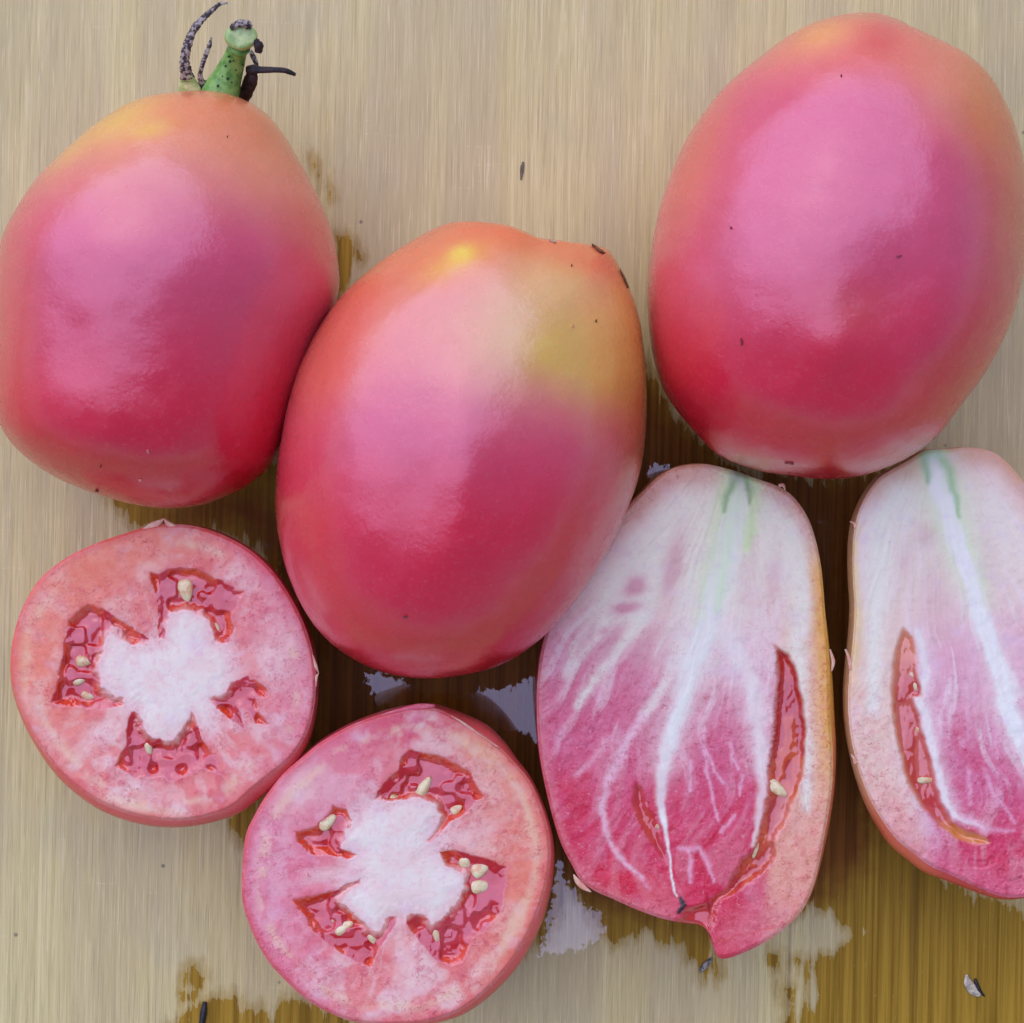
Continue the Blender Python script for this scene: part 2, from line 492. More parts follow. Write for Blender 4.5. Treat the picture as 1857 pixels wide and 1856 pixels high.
# ------------------------------------------------------------------ whole tomatoes
def build_whole(name, outline, top, bot, kz, label, pigment, lumps, zc_off=0.0):
    outline = closed_curve(outline, 600)
    top = np.array(top, float); bot = np.array(bot, float)
    L = np.linalg.norm(bot - top); ax = (bot - top) / L; cr = np.array([ax[1], -ax[0]])   # cr points to picture right
    if cr[0] < 0: cr = -cr
    rel = outline - top
    A = rel @ ax; B = rel @ cr
    a0, a1 = A.min() + 0.3, A.max() - 0.3
    NS, NP = 150, 220
    u = np.linspace(0, math.pi, NS + 2)[1:-1]
    st = a0 + (a1 - a0) * (1 - np.cos(u)) / 2
    lo = np.zeros(NS); hi = np.zeros(NS)
    n = len(A)
    for i, s in enumerate(st):
        bs = []
        for k in range(n):
            k2 = (k + 1) % n
            if (A[k] - s) * (A[k2] - s) <= 0 and A[k] != A[k2]:
                t = (s - A[k]) / (A[k2] - A[k]); bs.append(B[k] + t * (B[k2] - B[k]))
        lo[i], hi[i] = min(bs), max(bs)
    w = (hi - lo) / 2; m = (hi + lo) / 2
    # smooth the mid-line a little so that the surface has no kinks
    ker = np.ones(9) / 9
    mp = np.pad(m, 4, mode='edge'); ms = np.convolve(mp, ker, 'valid')
    wp = np.pad(w, 2, mode='edge'); ws = np.convolve(wp, np.ones(5) / 5, 'valid')
    w[6:-6] = ws[6:-6]; m = ms
    for sl in (range(0, 14), range(NS - 14, NS)):          # round, even ends
        q = 14 if sl[0] == 0 else NS - 15
        for i in sl:
            w[i] = w[q] * math.sin(u[i]) / math.sin(u[q]); m[i] = m[q]
    wmax = w.max()
    hz_px = wmax * kz
    zc = hz_px * S * (H - 0.03) / H + zc_off
    ph = np.linspace(0, 2 * math.pi, NP, endpoint=False)
    hh = w * kz
    Apx = np.repeat(st[:, None], NP, 1)
    Bpx = m[:, None] + w[:, None] * np.cos(ph)[None]
    Zpx = hh[:, None] * np.sin(ph)[None]
    X = top[0] + ax[0] * Apx + cr[0] * Bpx
    Y = top[1] + ax[1] * Apx + cr[1] * Bpx
    cx, cy = outline.mean(0)
    # soft lobes and lumps of the upper side
    lob = np.zeros_like(X)
    for (x, y, sx, sy, rot, amp) in lumps:
        lob += amp * blob(X, Y, x, y, sx, sy, rot)
    lob += 5.0 * (fbm(X / 160.0 + 3, Y / 160.0, len(name) + int(cx), 2) - 0.5)
    Zpx = Zpx + lob * sm(-0.1, 0.6, np.sin(ph))[None, :] * np.sin(u)[:, None] ** 0.5
    kk = S * (H - zc) / H
    W = np.stack([(X - CX) * kk, (CY - Y) * kk, zc + Zpx * kk], -1).reshape(-1, 3)
    # end points
    e0 = np.array([(top + ax * A.min() + cr * m[0])]); e1 = np.array([(top + ax * A.max() + cr * m[-1])])
    ends = np.array([[(e[0][0] - CX) * kk, (CY - e[0][1]) * kk, zc] for e in (e0, e1)])
    W = np.concatenate([W, ends])
    # nudge the outer surface so that the fruit, seen from where the photograph was taken, has the traced outline
    th = np.linspace(-math.pi, math.pi, 361)[:-1]
    want = polar(outline, (cx, cy), th)
    for it in range(4):
        k = H / (S * (H - W[:, 2]))
        px = W[:, 0] * k + CX; py = CY - W[:, 1] * k
        ang = np.arctan2(py - cy, px - cx); r = np.hypot(px - cx, py - cy)
        b = ((ang + math.pi) / (2 * math.pi) * 120).astype(int) % 120
        mx = np.zeros(120); np.maximum.at(mx, b, r)
        mx = np.interp(th, (np.arange(120) + 0.5) / 120 * 2 * math.pi - math.pi, mx, period=2 * math.pi)
        f = want / np.maximum(mx, 1)
        f = np.convolve(np.concatenate([f[-8:], f, f[:8]]), np.ones(17) / 17, 'valid')
        fv = np.interp(ang, th, f, period=2 * math.pi)
        R = np.interp(ang, th, mx, period=2 * math.pi)
        wt = sm(0.45, 1.0, r / R)
        sc = 1 + (fv - 1) * wt
        ccx = (cx - CX) / k; ccy = (CY - cy) / k
        W[:, 0] = ccx + (W[:, 0] - ccx) * sc; W[:, 1] = ccy + (W[:, 1] - ccy) * sc
    W[NS * NP] = W[:NP].mean(0); W[NS * NP + 1] = W[(NS - 1) * NP:NS * NP].mean(0)
    W[:, 2] -= W[:, 2].min() + 0.0002
    k = H / (S * (H - W[:, 2]))
    px = W[:, 0] * k + CX; py = CY - W[:, 1] * k
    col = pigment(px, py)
    F = []
    for i in range(NS - 1):
        for j in range(NP):
            j2 = (j + 1) % NP
            F.append((i * NP + j, (i + 1) * NP + j, (i + 1) * NP + j2, i * NP + j2))
    a, b = NS * NP, NS * NP + 1
    for j in range(NP):
        j2 = (j + 1) % NP
        F.append((a, j, j2)); F.append((b, (NS - 1) * NP + j2, (NS - 1) * NP + j))
    base = P(cx, cy, zc); base.z = 0.0
    root = thing(name, base, label, 'tomato', 'whole plum tomatoes')
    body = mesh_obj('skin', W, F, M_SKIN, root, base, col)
    bvh = BVHTree.FromPolygons([tuple(v) for v in W], F)
    return root, base, bvh

RED = lin(210, 28, 66); PINK = lin(208, 86, 128); DEEP = lin(202, 4, 30)
ORA = lin(224, 130, 84); YEL = lin(226, 176, 92); PEACH = lin(226, 152, 122); GRN = lin(214, 180, 76)

def pig_left(x, y):
    c = np.tile(RED, (len(x), 1))
    n = fbm(x / 110, y / 110, 3) - 0.5
    yy = y + 70 * n - 0.10 * (x - 300)
    c = mixc(c, PINK, sm(760, 480, yy) * 0.7)
    c = mixc(c, PEACH, sm(470, 230, yy) * 0.85)
    c = mixc(c, ORA, sm(330, 170, yy) * 0.7)
    c = mixc(c, YEL, np.clip(blob(x, y, 215, 215, 80, 34, -28) + 0.8 * blob(x, y, 275, 236, 40, 16, -15) + 0.5 * blob(x, y, 120, 275, 60, 20, -45), 0, 1))
    c = mixc(c, lin(216, 112, 90), sm(470, 620, x + 40 * n) * sm(560, 330, y) * 0.7)
    c = mixc(c, lin(212, 96, 92), sm(120, -10, x) * sm(800, 600, y) * 0.7)
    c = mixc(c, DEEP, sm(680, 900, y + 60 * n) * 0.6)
    return c

def pig_mid(x, y):
    c = np.tile(RED, (len(x), 1))
    n = fbm(x / 100, y / 100, 5) - 0.5; n2 = fbm(x / 38, y / 38, 8) - 0.5
    c = mixc(c, PINK, sm(980, 720, y + 80 * n) * 0.75)
    c = mixc(c, PEACH, sm(760, 560, y + 0.35 * (1170 - x) * 0 + 90 * n) * 0.6)
    c = mixc(c, lin(222, 118, 66), sm(560, 450, y + 0.2 * (x - 850) + 60 * n) * 0.8)
    edge = np.clip(blob(x, y, 600, 640, 70, 190, 24), 0, 1)
    c = mixc(c, lin(222, 104, 82), edge * 0.8)
    c = mixc(c, lin(216, 182, 122), np.clip(1.2 * blob(x, y, 975, 590, 135, 110, -25), 0, 1) * 0.85)
    g = np.clip(1.35 * blob(x + 40 * n2, y, 1085, 630, 80, 120, -18) + 1.2 * blob(x, y, 1150, 610, 30, 170, -6) + 0.9 * blob(x + 30 * n2, y + 20 * n, 995, 640, 45, 45), 0, 1)
    c = mixc(c, GRN, g * 0.8)
    c = mixc(c, lin(218, 176, 110), blob(x, y, 1050, 530, 90, 60, 20) * 0.7)
    c = mixc(c, lin(224, 108, 66), blob(x, y, 930, 425, 130, 26, 8) * 0.75)
    c = mixc(c, lin(226, 122, 80), blob(x, y, 1060, 470, 70, 28, 20) * 0.75)
    c = mixc(c, lin(244, 204, 70), np.clip(1.3 * blob(x, y, 836, 463, 22, 15, -20), 0, 1))
    c = mixc(c, lin(238, 176, 76), blob(x, y, 820, 480, 60, 22, -25) * 0.7)
    c = mixc(c, lin(196, 92, 66), sm(1090, 1170, x) * sm(980, 860, y) * sm(650, 760, y) * 0.8)
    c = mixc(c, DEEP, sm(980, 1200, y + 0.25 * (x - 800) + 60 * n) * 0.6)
    return c

def pig_right(x, y):
    c = np.tile(RED, (len(x), 1))
    n = fbm(x / 110, y / 110, 13) - 0.5
    c = mixc(c, PINK, sm(700, 420, y + 90 * n) * 0.8)
    c = mixc(c, lin(226, 128, 110), sm(200, 60, y + 50 * n) * 0.8)
    c = mixc(c, lin(206, 72, 82), blob(x, y, 1590, 70, 50, 40) * 0.8)
    c = mixc(c, lin(228, 156, 96), np.clip(blob(x, y, 1490, 62, 60, 28, -18), 0, 1) * 0.85)
    c = mixc(c, lin(214, 126, 74), np.clip(blob(x, y, 1790, 190, 70, 120, -22) * 1.1, 0, 1) * 0.9)
    c = mixc(c, lin(222, 140, 116), blob(x, y, 1710, 160, 60, 70) * 0.7)
    c = mixc(c, lin(204, 100, 84), sm(1740, 1850, x) * sm(620, 380, y) * 0.75)
    c = mixc(c, lin(220, 116, 96), np.clip(blob(x, y, 1255, 300, 50, 190, 18), 0, 1) * 0.75)
    c = mixc(c, lin(200, 80, 84), blob(x, y, 1545, 560, 70, 50) * 0.5)
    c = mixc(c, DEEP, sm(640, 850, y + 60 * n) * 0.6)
    c = mixc(c, lin(222, 158, 130), np.clip(blob(x, y, 1360, 832, 70, 22, 10) + blob(x, y, 1620, 826, 90, 26, -22), 0, 1) * 0.2)
    return c

OUT_L = [(250, 178), (300, 168), (360, 163), (420, 172), (470, 195), (510, 232), (545, 290), (575, 350), (600, 410), (613, 470), (616, 520), (606, 565),
         (580, 620), (558, 670), (535, 740), (516, 800), (490, 848), (440, 887), (380, 912), (320, 922), (268, 920), (212, 908), (170, 895), (125, 878), (78, 853),
         (36, 820), (4, 782), (-12, 735), (-19, 680), (-18, 600), (-13, 520), (0, 440), (25, 385), (60, 330), (110, 278), (160, 232), (205, 200)]
OUT_M = [(800, 408), (850, 401), (900, 405), (950, 416), (990, 432), (1020, 438), (1060, 435), (1095, 448), (1120, 475), (1140, 510), (1157, 555), (1168, 610),
         (1173, 670), (1174, 740), (1170, 800), (1160, 860), (1140, 920), (1115, 975), (1085, 1035), (1050, 1085), (1010, 1135), (960, 1180), (900, 1212),
         (830, 1229), (760, 1232), (700, 1222), (640, 1195), (585, 1155), (545, 1100), (518, 1040), (503, 980), (498, 920), (500, 860), (508, 800),
         (522, 730), (545, 660), (580, 590), (625, 530), (680, 480), (740, 438)]
OUT_R = [(1560, 22), (1600, 25), (1640, 38), (1670, 55), (1720, 78), (1765, 105), (1800, 140), (1825, 180), (1845, 230), (1857, 280), (1866, 340), (1868, 400),
         (1862, 460), (1855, 510), (1840, 570), (1815, 630), (1780, 690), (1735, 750), (1700, 795), (1650, 830), (1600, 853), (1550, 866), (1500, 870),
         (1450, 866), (1390, 857), (1340, 845), (1290, 815), (1250, 775), (1215, 730), (1190, 680), (1177, 620), (1172, 560), (1174, 500), (1182, 440),
         (1195, 380), (1215, 320), (1240, 260), (1275, 205), (1310, 160), (1360, 115), (1410, 75), (1460, 45), (1510, 28)]

tom_l, base_l, bvh_l = build_whole('plum_tomato', OUT_L, (385, 164), (272, 920), 0.97,
    'whole pink plum tomato with its green stem and dried sepals still on', pig_left,
    [(245, 640, 34, 120, -6, 4), (175, 680, 70, 60, 0, -3.5), (330, 330, 80, 160, 10, 3), (120, 560, 90, 160, 8, 2)])
tom_m, base_m, bvh_m = build_whole('plum_tomato', OUT_M, (930, 405), (790, 1232), 0.98,
    'whole pink plum tomato with greenish yellow shoulder, between the two other whole tomatoes', pig_mid,
    [(845, 860, 38, 170, 4, 6), (770, 900, 50, 90, 0, -7), (960, 820, 60, 180, 12, -5), (690, 720, 80, 200, 14, 4), (880, 450, 90, 50, 0, 6), (1040, 500, 70, 70, 0, 5)])
tom_r, base_r, bvh_r = build_whole('plum_tomato', OUT_R, (1625, 30), (1490, 870), 0.97,
    'whole pink plum tomato without stem, above the two lengthwise tomato halves', pig_right,
    [(1455, 655, 46, 50, 0, 9), (1560, 570, 95, 80, -10, -15), (1370, 700, 70, 50, 0, -4), (1400, 420, 90, 200, 12, 5), (1640, 420, 50, 180, 10, 3), (1660, 620, 60, 120, 0, 4)])

def on_skin(bvh, px, py):
    d = (P(px, py, 0.0) - Vector((0, 0, H))).normalized()
    loc, nor, i, dist = bvh.ray_cast(Vector((0, 0, H)), d)
    return loc, nor

def scar(root, base, bvh, px, py, rx, ry, rot, mat=None, name='skin_scar', lift=0.00012):
    """a small uneven scab lying on the skin"""
    loc, nor = on_skin(bvh, px, py)
    if loc is None: return
    e1 = Vector((math.cos(math.radians(rot)), -math.sin(math.radians(rot)), 0)); e1 = (e1 - nor * e1.dot(nor)).normalized(); e2 = nor.cross(e1)
    rx *= 0.45; ry *= 0.45
    V = []; F = []; n = 18
    for ring, (f, h) in enumerate(((1.0, -0.0003), (0.8, lift), (0.4, lift * 0.3))):
        for k in range(n):
            a = 2 * math.pi * k / n; j = 1 + 0.3 * math.sin(3 * a + px) + 0.25 * (random.random() - 0.5)
            p = loc + e1 * (rx * S * f * j * math.cos(a)) + e2 * (ry * S * f * j * math.sin(a)) + nor * h
            V.append(tuple(p))
    V.append(tuple(loc + nor * lift * 0.2))
    for r in range(2):
        for k in range(n):
            k2 = (k + 1) % n; F.append((r * n + k, r * n + k2, (r + 1) * n + k2, (r + 1) * n + k))
    for k in range(n): F.append((2 * n + k, 2 * n + (k + 1) % n, 3 * n))
    return mesh_obj(name, V, F, mat or M_SCAR, root, base)

M_PALE = make_plain('pale_fleck', lin(235, 190, 180), lin(226, 150, 150), 900, 0.4)
M_GREYS = make_plain('grey_scar', lin(128, 80, 84), lin(170, 90, 100), 2000, 0.6)
scar(tom_m, base_m, bvh_m, 735, 1118, 8, 5, 0, M_GREYS, 'blossom_scar')
scar(tom_m, base_m, bvh_m, 1084, 454, 26, 11, 25)
scar(tom_m, base_m, bvh_m, 1131, 507, 34, 9, 62)
scar(tom_m, base_m, bvh_m, 1003, 440, 12, 4, 20, M_HUSK)
scar(tom_m, base_m, bvh_m, 1038, 592, 4, 4, 0, M_PALE)
scar(tom_m, base_m, bvh_m, 1036, 483, 2, 4, 0)
scar(tom_m, base_m, bvh_m, 1080, 583, 2, 5, 0)
scar(tom_r, base_r, bvh_r, 1432, 839, 15, 4, -14, M_GREYS, 'blossom_scar')
scar(tom_r, base_r, bvh_r, 1346, 620, 3, 12, -8, M_GREYS)
scar(tom_r, base_r, bvh_r, 1630, 465, 8, 3, -20, M_GREYS)
scar(tom_r, base_r, bvh_r, 1526, 139, 2.5, 2.5, 0)
scar(tom_r, base_r, bvh_r, 1327, 414, 2, 5, 0, M_GREYS)
scar(tom_l, base_l, bvh_l, 176, 889, 6, 3, 8, None, 'blossom_scar')
scar(tom_l, base_l, bvh_l, 268, 818, 4, 5, 0, M_PALE)
scar(tom_l, base_l, bvh_l, 254, 870, 5, 4, 0, M_PALE)
scar(tom_l, base_l, bvh_l, 412, 249, 2, 2, 0)
scar(tom_l, base_l, bvh_l, 183, 845, 2, 4, 0)

# stem and sepals of the left tomato
def strip(name, rows, mat, flat=0.45, n=26, seg=12, parent=tom_l, base=base_l, jag=0.0):
    """rows of (px, py, z mm, half width px)"""
    r = spline(rows, n)
    path = [P(a, b, c * 1e-3) for a, b, c, w in r]
    rad = [max(w, 0.6) * S * 0.9 * (1 + jag * (random.random() - 0.5)) for a, b, c, w in r]
    V, F = tube(path, rad, seg, flat)
    return mesh_obj(name, V, F, mat, parent, base)

st = strip('stem', [(392, 190, 27, 36), (402, 165, 27.5, 34), (413, 138, 28.5, 27), (423, 113, 30, 22), (430, 92, 32, 19), (434, 82, 33.5, 22)], M_GREEN, 0.9, 30, 18)
# knuckle at the stem's end with a pale cut face turned to the viewer
def knob():
    c = P(437, 67, 0.0345); V = []; F = []; nr, ns = 12, 24
    for i in range(nr + 1):
        v = math.pi * i / nr
        for k in range(ns):
            a = 2 * math.pi * k / ns
            rr = math.sin(v) ** 0.75
            x = 29 * rr * math.cos(a) * (1 + 0.06 * math.sin(2 * a + 1)); y = 25 * rr * math.sin(a); z = 22 * math.cos(v)
            z = min(z, 13 - 0.10 * x + 0.16 * y + 1.0 * math.sin(0.2 * x))
            V.append((c.x + x * S * 0.9, c.y + y * S * 0.9, c.z + z * S * 0.9))
    for i in range(nr):
        for k in range(ns):
            k2 = (k + 1) % ns; F.append((i * ns + k, (i + 1) * ns + k, (i + 1) * ns + k2, i * ns + k2))
    return mesh_obj('stem_end', V, F, M_KNOB, st, None)
kn = knob()
for v in kn.data.vertices: v.co = v.co - Vector(base_l)
strip('torn_fibre', [(418, 52, 36, 4), (430, 44, 36.6, 7), (444, 43, 36.6, 8), (456, 50, 36, 5)], M_SEPAL, 0.5, 14, 8, jag=0.5)
strip('torn_fibre', [(462, 72, 35, 5), (469, 84, 34.5, 9), (468, 96, 34, 6)], M_DRY, 0.6, 12, 8, jag=0.5)
for (a, b, r) in ((415, 103, 3), (417, 112, 3.2), (409, 120, 2.4), (423, 111, 2), (404, 138, 3), (413, 143, 3.2), (395, 156, 3), (428, 128, 2), (420, 150, 2.2), (440, 118, 1.8)):
    me = bmesh.new(); bmesh.ops.create_icosphere(me, subdivisions=1, radius=r * S * 0.9)
    mm = bpy.data.meshes.new('dark_spot'); me.to_mesh(mm); me.free(); mm.materials.append(M_SPOT)
    so = bpy.data.objects.new('dark_spot', mm); COL.objects.link(so); so.parent = st
    u = (150 - b) / 60.0
    off = (a - (413 + (138 - b) * 0.38)) / 26.0
    zt = (28.3 + max(0, (138 - b)) * 0.075) + (2.35 - 0.5 * max(u, 0)) * math.sqrt(max(0.05, 1 - min(1, off * off)))
    so.location = P(a, b, zt * 1e-3) - Vector(base_l); so.scale = (1, 1, 0.5)
M_SEPBASE = make_plain('sepal_base', lin(150, 180, 120), lin(196, 208, 160), 500, 0.55, 0, 0.0003, 0.2)
strip('sepal', [(343, 182, 27, 26), (344, 165, 28, 22), (341, 148, 29, 16), (339, 136, 30, 11)], M_SEPBASE, 0.4)
strip('sepal', [(341, 146, 29.2, 13), (337, 128, 30.5, 10.5), (335, 108, 31.5, 9), (340, 82, 32.5, 8.5), (351, 55, 33, 7.5), (368, 34, 33.3, 6), (386, 18, 33.5, 4.5), (398, 8, 33.5, 3.5), (413, 6, 33.4, 1.5)], M_SEPAL, 0.4, 60, 12, jag=0.28)
strip('sepal', [(385, 158, 27, 7), (368, 150, 28.5, 6), (363, 138, 29.5, 5), (367, 118, 30.5, 4.5), (374, 98, 31, 4.5), (380, 82, 31.2, 4), (384, 67, 31, 1.2)], M_SEPAL, 0.5, 40, 10, jag=0.3)
strip('sepal', [(365, 160, 27, 12), (373, 154, 27.5, 9), (380, 150, 27.5, 6)], M_DRY, 0.5, 10, 8)
strip('sepal', [(440, 182, 24.5, 12), (449, 160, 26.5, 14), (456, 142, 28, 13), (457, 128, 28.8, 8)], M_DRY, 0.35, 18, 10, jag=0.15)
strip('sepal', [(447, 127, 29, 7), (460, 126, 29.5, 9), (474, 127, 29.5, 6.5), (495, 127, 29.4, 5.5), (515, 128, 29, 5), (527, 132, 28.6, 4.6), (536, 136, 28.2, 3)], M_DRY, 0.5, 30, 10, jag=0.12)
strip('sepal', [(454, 92, 29, 3), (459, 103, 28.8, 5), (465, 116, 28.5, 4), (468, 124, 28.3, 1.5)], M_SEPAL, 0.5, 14, 8)

# ------------------------------------------------------------------ cut tomatoes
def build_cut(name, label, outline, centre, z0, inset, shade, depth, skin_col, nth=760, nr=170, tilt=(0, 0), bot=0.35):
    """outline: silhouette in the picture; inset(theta): px of bulging skin that shows beyond the cut rim;
    shade(X, Y, rn) -> colour, height px, region id"""
    curve = closed_curve(outline, 900)
    th = np.linspace(-math.pi, math.pi, nth, endpoint=False)
    Rs = polar(curve, centre, th)
    ins = inset(th)
    Rf = Rs - ins
    rr = np.concatenate([np.linspace(0.004, 0.985, nr - 3), [0.992, 0.997, 1.0]])
    RN = np.repeat(rr[:, None], nth, 1)
    X = centre[0] + RN * Rf[None] * np.cos(th)[None]
    Y = centre[1] + RN * Rf[None] * np.sin(th)[None]
    EDGE = (1 - RN) * Rf[None]
    col, hpx, reg, grain = shade(X, Y, EDGE)
    hpx = hpx - 5.0 * sm(7, 0, EDGE) ** 1.5
    Z = z0 + hpx * S * 0.93 + (tilt[0] * (X - centre[0]) - tilt[1] * (Y - centre[1])) * S
    W = Pn(X, Y, Z)
    NRR = len(rr)
    # vertex normals of the relief, kept across the seams between the parts
    dth = (np.roll(W, -1, 1) - np.roll(W, 1, 1)); drr = np.gradient(W, axis=0)
    N = np.cross(drr, dth); N /= np.linalg.norm(N, axis=-1, keepdims=True) + 1e-12
    N[N[..., 2] < 0] *= -1
    Vf = W.reshape(-1, 3); Nf = N.reshape(-1, 3); Cf = col.reshape(-1, 3); Rg = reg.reshape(-1)
    cen = len(Vf)
    Vf = np.concatenate([Vf, [W[0].mean(0)]]); Nf = np.concatenate([Nf, [[0, 0, 1]]])
    Cf = np.concatenate([Cf, [col[0].mean(0)]]); Rg = np.concatenate([Rg, [Rg[0]]]); Gr = np.concatenate([grain.reshape(-1), [grain[0].mean()]])
    idx = np.arange(NRR * nth).reshape(NRR, nth); nx = np.roll(idx, -1, 1)
    Q = np.stack([idx[:-1], nx[:-1], nx[1:], idx[1:]], -1).reshape(-1, 4)
    # orientation: picture angle grows clockwise seen from above
    T = np.stack([np.full(nth, cen), nx[0], idx[0], idx[0]], -1)
    Fall = np.concatenate([Q[:, ::1], T])
    # face region = most common region of its corners
    fr = np.max(Rg[Fall], axis=1)
    bx, by = centre
    base = P(bx, by, z0); base = Vector((base.x, base.y, 0.0))
    root = thing(name, base, label, 'cut tomato')
    names = {0: ('flesh', M_FLESH), 1: ('core', M_FLESH)}
    parts = {}
    for r in np.unique(fr):
        sel = Fall[fr == r]
        used, inv = np.unique(sel, return_inverse=True); inv = inv.reshape(sel.shape)
        fl = []
        for q in inv.tolist():
            fl.append((q[0], q[1], q[2]) if q[2] == q[3] else tuple(q))
        nm, mt = names.get(int(r), ('seed_gel', M_GEL))
        parts[int(r)] = mesh_obj(nm, Vf[used], fl, mt, root, base, Cf[used], Nf[used], extra={'grain': Gr[used]})
    # skin: from the rim over the bulge and down to the board
    prof = [(0.0, 0.0, 0), (0.0003, 0.25, 0), (0.001, 0.62, 0), (0.002, 0.9, 0), (0.0035, 1.0, 0)]
    rim = W[-1]; rz = rim[:, 2]
    cw = P(bx, by, z0); cw2 = np.array([cw.x, cw.y])
    rimxy = rim[:, :2]
    edge = np.linalg.norm(rimxy - cw2, axis=1)
    dirx = (rimxy - cw2) / edge[:, None]
    bul = ins * S * (H - z0) / H * 1.02
    rings = []
    for (dz, f, _) in prof:
        rad = edge + bul * f
        rings.append(np.concatenate([cw2 + dirx * rad[:, None], (rz - dz)[:, None]], 1))
    zt = rz - 0.0035
    for k in range(1, 15):
        u = k / 14.0
        z = zt * (1 - u)
        f = (1 - u ** 1.7) ** 0.95 * (1 - bot) + bot
        rings.append(np.concatenate([cw2 + dirx * ((edge + bul) * f)[:, None], z[:, None]], 1))
    rings.append(np.concatenate([cw2 + dirx * (edge * bot * 0.5)[:, None], np.full((nth, 1), 0.0)], 1))
    G = np.stack(rings)                     # rings x nth x 3
    G = G[:, ::2]; n2 = G.shape[1]; nrg = G.shape[0]
    G[0] = W[-1, ::2]
    k = H / (S * (H - G[..., 2]))
    gx = G[..., 0] * k + CX; gy = CY - G[..., 1] * k
    sc = skin_col(gx, gy)
    Vs = np.concatenate([G.reshape(-1, 3), [[cw2[0], cw2[1], 0.0]]])
    sc = np.concatenate([sc.reshape(-1, 3), [sc.reshape(-1, 3)[-1]]])
    idx = np.arange(nrg * n2).reshape(nrg, n2); nx = np.roll(idx, -1, 1)
    Fs = np.stack([idx[:-1], nx[:-1], nx[1:], idx[1:]], -1).reshape(-1, 4).tolist()
    for a, b in zip(idx[-1].tolist(), nx[-1].tolist()): Fs.append((a, b, nrg * n2))
    mesh_obj('skin', Vs, Fs, M_CUTSKIN, root, base, sc)
    return root, base, parts, (th, Rf, centre, z0)

def seeds(root, base, z0, lst):
    """lst: px, py, half length px, half width px, rotation deg, lift px"""
    for (x, y, a, b, rot, lift) in lst:
        V = []; F = []; nr, ns = 10, 18
        c = P(x, y, z0 + (lift - 3.0) * S); cr, sr = math.cos(math.radians(-rot)), math.sin(math.radians(-rot))
        tx = random.uniform(-0.25, 0.25)
        for i in range(nr + 1):
            v = math.pi * i / nr
            for k in range(ns):
                g = 2 * math.pi * k / ns
                lx = -a * math.cos(v); s = math.sin(v) ** 0.8 * (1 - 0.38 * (lx / a)) * (1 + 0.10 * math.sin(2.3 * x + 3 * g)) / 1.12
                ly = b * s * math.cos(g); lz = b * 0.55 * s * math.sin(g) + lx * tx * 0.4
                V.append((c.x + (lx * cr - ly * sr) * S * 0.93, c.y + (lx * sr + ly * cr) * S * 0.93, c.z + lz * S * 0.93))
        for i in range(nr):
            for k in range(ns):
                k2 = (k + 1) % ns; F.append((i * ns + k, (i + 1) * ns + k, (i + 1) * ns + k2, i * ns + k2))
        mesh_obj('seed', V, F, M_SEED, root, base)

def shred(root, base, pts, z0, name='skin_shred', mat=None):
    """thin torn bit of skin: pts of (px, py, half width px, dz px)"""
    r = spline(pts, 14)
    path = [P(a, b, z0 + d * S) for a, b, w, d in r]
    V, F = tube(path, [max(w, 0.5) * S * 0.93 for a, b, w, d in r], 10, 0.28)
    return mesh_obj(name, V, F, mat or M_SHRED, root, base)

def crop(pts, ox, oy, k):
    return [(ox + p[0] / k, oy + p[1] / k) + tuple(p[2:]) for p in pts]

FL_A = lin(224, 132, 132); FL_L = lin(238, 194, 196); FL_D = lin(204, 64, 84); FL_O = lin(228, 134, 96); WHITE = lin(250, 222, 222)
GELR = lin(192, 26, 28); GELO = lin(220, 74, 34); GELP = lin(200, 62, 76)

